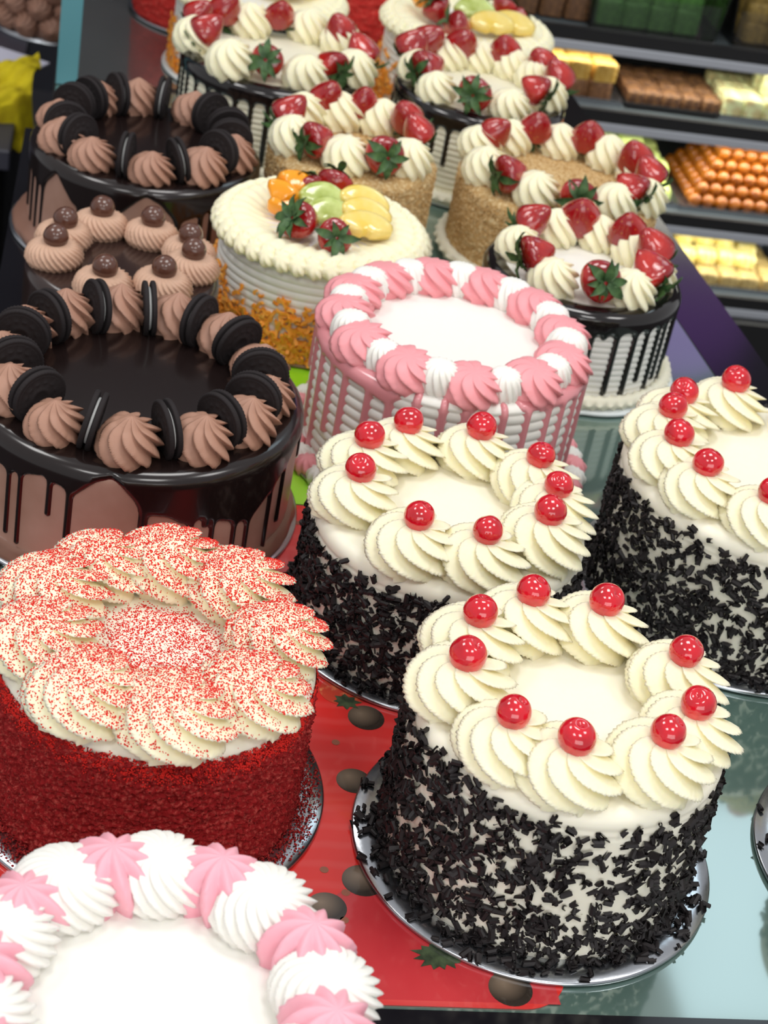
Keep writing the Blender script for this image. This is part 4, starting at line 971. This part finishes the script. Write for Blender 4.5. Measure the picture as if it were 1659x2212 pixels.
pile('pale_green_sweet', S4, [(i, j, 0) for i in range(8) for j in range(4)] + [(i, j, 1) for i in range(2, 7) for j in (1, 2)] + [(i, j, 2) for i in (2, 3, 4) for j in (1, 2)], fx(.955) + .015, yy0 + .0, z + .0035, .036, .036, .036, 'pale green speckled square in the stepped stack at the right edge', 'sweet', 'pale green sweet squares')
# shelf three: pale green wedges and golden balls
z = zs[2] + .0005
S5 = piece_mesh('sweet', .044, .044, .026, stuffm('lime_sweet', sRGB(220, 240, 130), sRGB(236, 246, 180)), seed=5)
tray(fx(.74), fx(.93), yy0 - .02, yy0 + .25, z, M['traymetal'], 'silver tray under the lime coloured sweets')
pile('lime_sweet', S5, [(i, j, 0) for i in range(4) for j in range(5)] + [(i, j, 1) for i in range(4) for j in range(1, 5)] + [(i, j, 2) for i in range(3) for j in (2, 3, 4)] + [(i, j, 3) for i in range(2) for j in (3, 4)], fx(.755) + .018, yy0 + .005, z + .0035, .046, .046, .026, 'lime coloured soft sweet in the heap left of the golden balls', 'sweet', 'lime coloured sweets', .003)
GB = lathe('syrup_ball', [(.0125 * math.cos(a) + 1e-5, .0125 * math.sin(a)) for a in np.linspace(-PI / 2, PI / 2, 11)], 18); GB.materials.append(mat('golden_syrup_ball', sRGB(184, 106, 26), .25, coat=.4, noise=(60, sRGB(134, 68, 16), .4, .7)))
tray(fx(.925), fx(1.20), yy0 - .025, yy0 + .20, z, M['traymetal'], 'silver tray under the golden syrup balls')
for k in range(5):
    for i in range(11 - k):
        for j in range(8 - k):
            if k < 4 and i > 0 and j > 0 and i < 10 - k and j < 7 - k: continue
            o = link('syrup_ball', GB, None, None, (fx(.94) + .012 + .0250 * (i + k / 2), yy0 - .008 + .0250 * (j + k / 2), z + .0165 + k * .0185), (rng.uniform(0, 6), 0, 0))
            tag(o, 'golden syrup ball in the %s layer of the pyramid on the third shelf' % ['bottom', 'second', 'third', 'fourth', 'top'][k], 'sweet', 'golden syrup balls, %s layer' % ['bottom', 'second', 'third', 'fourth', 'top'][k])
# bottom shelf: yellow squares heap
z = zs[3] + .0005
S6 = piece_mesh('sweet', .036, .036, .024, stuffm('butter_sweet', sRGB(244, 224, 122), sRGB(250, 240, 180)), seed=6)
S7 = piece_mesh('sweet', .036, .036, .024, stuffm('tan_sweet', sRGB(176, 150, 92), sRGB(210, 186, 120)), seed=7)
tray(fx(.92), fx(1.155), yy0 - .025, yy0 + .20, z, M['traymetal'], 'glassy tray under the butter yellow heap')
pile('tan_sweet', S7, [(i, j, 0) for i in range(6) for j in range(5)], fx(.93) + .012, yy0, z + .0035, .040, .040, .024, 'tan sweet square in the bottom layer of the butter yellow heap', 'sweet', 'tan sweet squares')
pile('butter_sweet', S6, [(i, j, 1) for i in range(5) for j in range(1, 5)] + [(i, j, 2) for i in range(0, 4) for j in (2, 3, 4)] + [(i, j, 3) for i in range(1, 3) for j in (3, 4)], fx(.93) + .012, yy0, z + .0035, .040, .040, .024, 'butter yellow square in the heap on the lowest shelf', 'sweet', 'butter yellow sweets', .004)
# top shelf: green, brown and gold blocks with clear boxes
z = zs[0] + .0005
def clear_box(x0, x1, y0, y1, z, h, label):
    e = empty('clear_box', ((x0 + x1) / 2, (y0 + y1) / 2, z)); tag(e, label, 'box', 'clear boxes on the top shelf')
    w, d = (x1 - x0) / 2, (y1 - y0) / 2
    for sx in (-1, 1):
        V = [(sx * w, -d, 0), (sx * w, d, 0), (sx * (w + .012), d, h), (sx * (w + .012), -d, h)]; V += [(a + sx * .003, b, c) for a, b, c in V]
        link('box_wall', mesh('box_wall', V, [(0, 1, 2, 3), (7, 6, 5, 4), (0, 4, 5, 1), (1, 5, 6, 2), (2, 6, 7, 3), (3, 7, 4, 0)], False), M['clear'], e)
    box('box_front', -w, w, -d - .003, -d, 0, h * .6, M['clear'], e)
    box('box_floor', -w, w, -d, d, 0, .002, M['clear'], e)
S8 = piece_mesh('sweet', .044, .044, .042, stuffm('green_sweet', sRGB(58, 104, 40), sRGB(74, 124, 52)), seed=8)
S9 = piece_mesh('sweet', .040, .040, .034, stuffm('olive_gold_sweet', sRGB(146, 122, 58), sRGB(116, 94, 44)), seed=9)
S10 = piece_mesh('sweet', .040, .040, .040, stuffm('cocoa_sweet', sRGB(96, 66, 42), sRGB(120, 84, 52)), seed=10)
clear_box(fx(.715), fx(.905), yy0 - .03, yy0 + .2, z, .10, 'clear box holding the dark green blocks')
pile('green_sweet', S8, [(i, j, k) for i in range(4) for j in range(4) for k in range(2)], fx(.725) + .022, yy0 + .005, z + .003, .045, .045, .042, 'dark green sweet block on the top shelf', 'sweet', 'dark green sweet blocks', .0006)
clear_box(fx(.935), fx(1.2), yy0 - .03, yy0 + .2, z, .10, 'clear box holding the olive gold blocks')
pile('olive_sweet', S9, [(i, j, k) for i in range(6) for j in range(4) for k in range(3)], fx(.95) + .022, yy0 + .005, z + .003, .042, .042, .034, 'olive gold sweet block on the top shelf at the right', 'sweet', 'olive gold sweet blocks', .0006)
pile('cocoa_sweet', S10, [(i, j, k) for i in range(4) for j in range(4) for k in range(2)], fx(.585) , yy0 + .005, z + .003, .042, .042, .040, 'cocoa brown block on the top shelf left of the green blocks', 'sweet', 'cocoa brown sweet blocks', .0006)
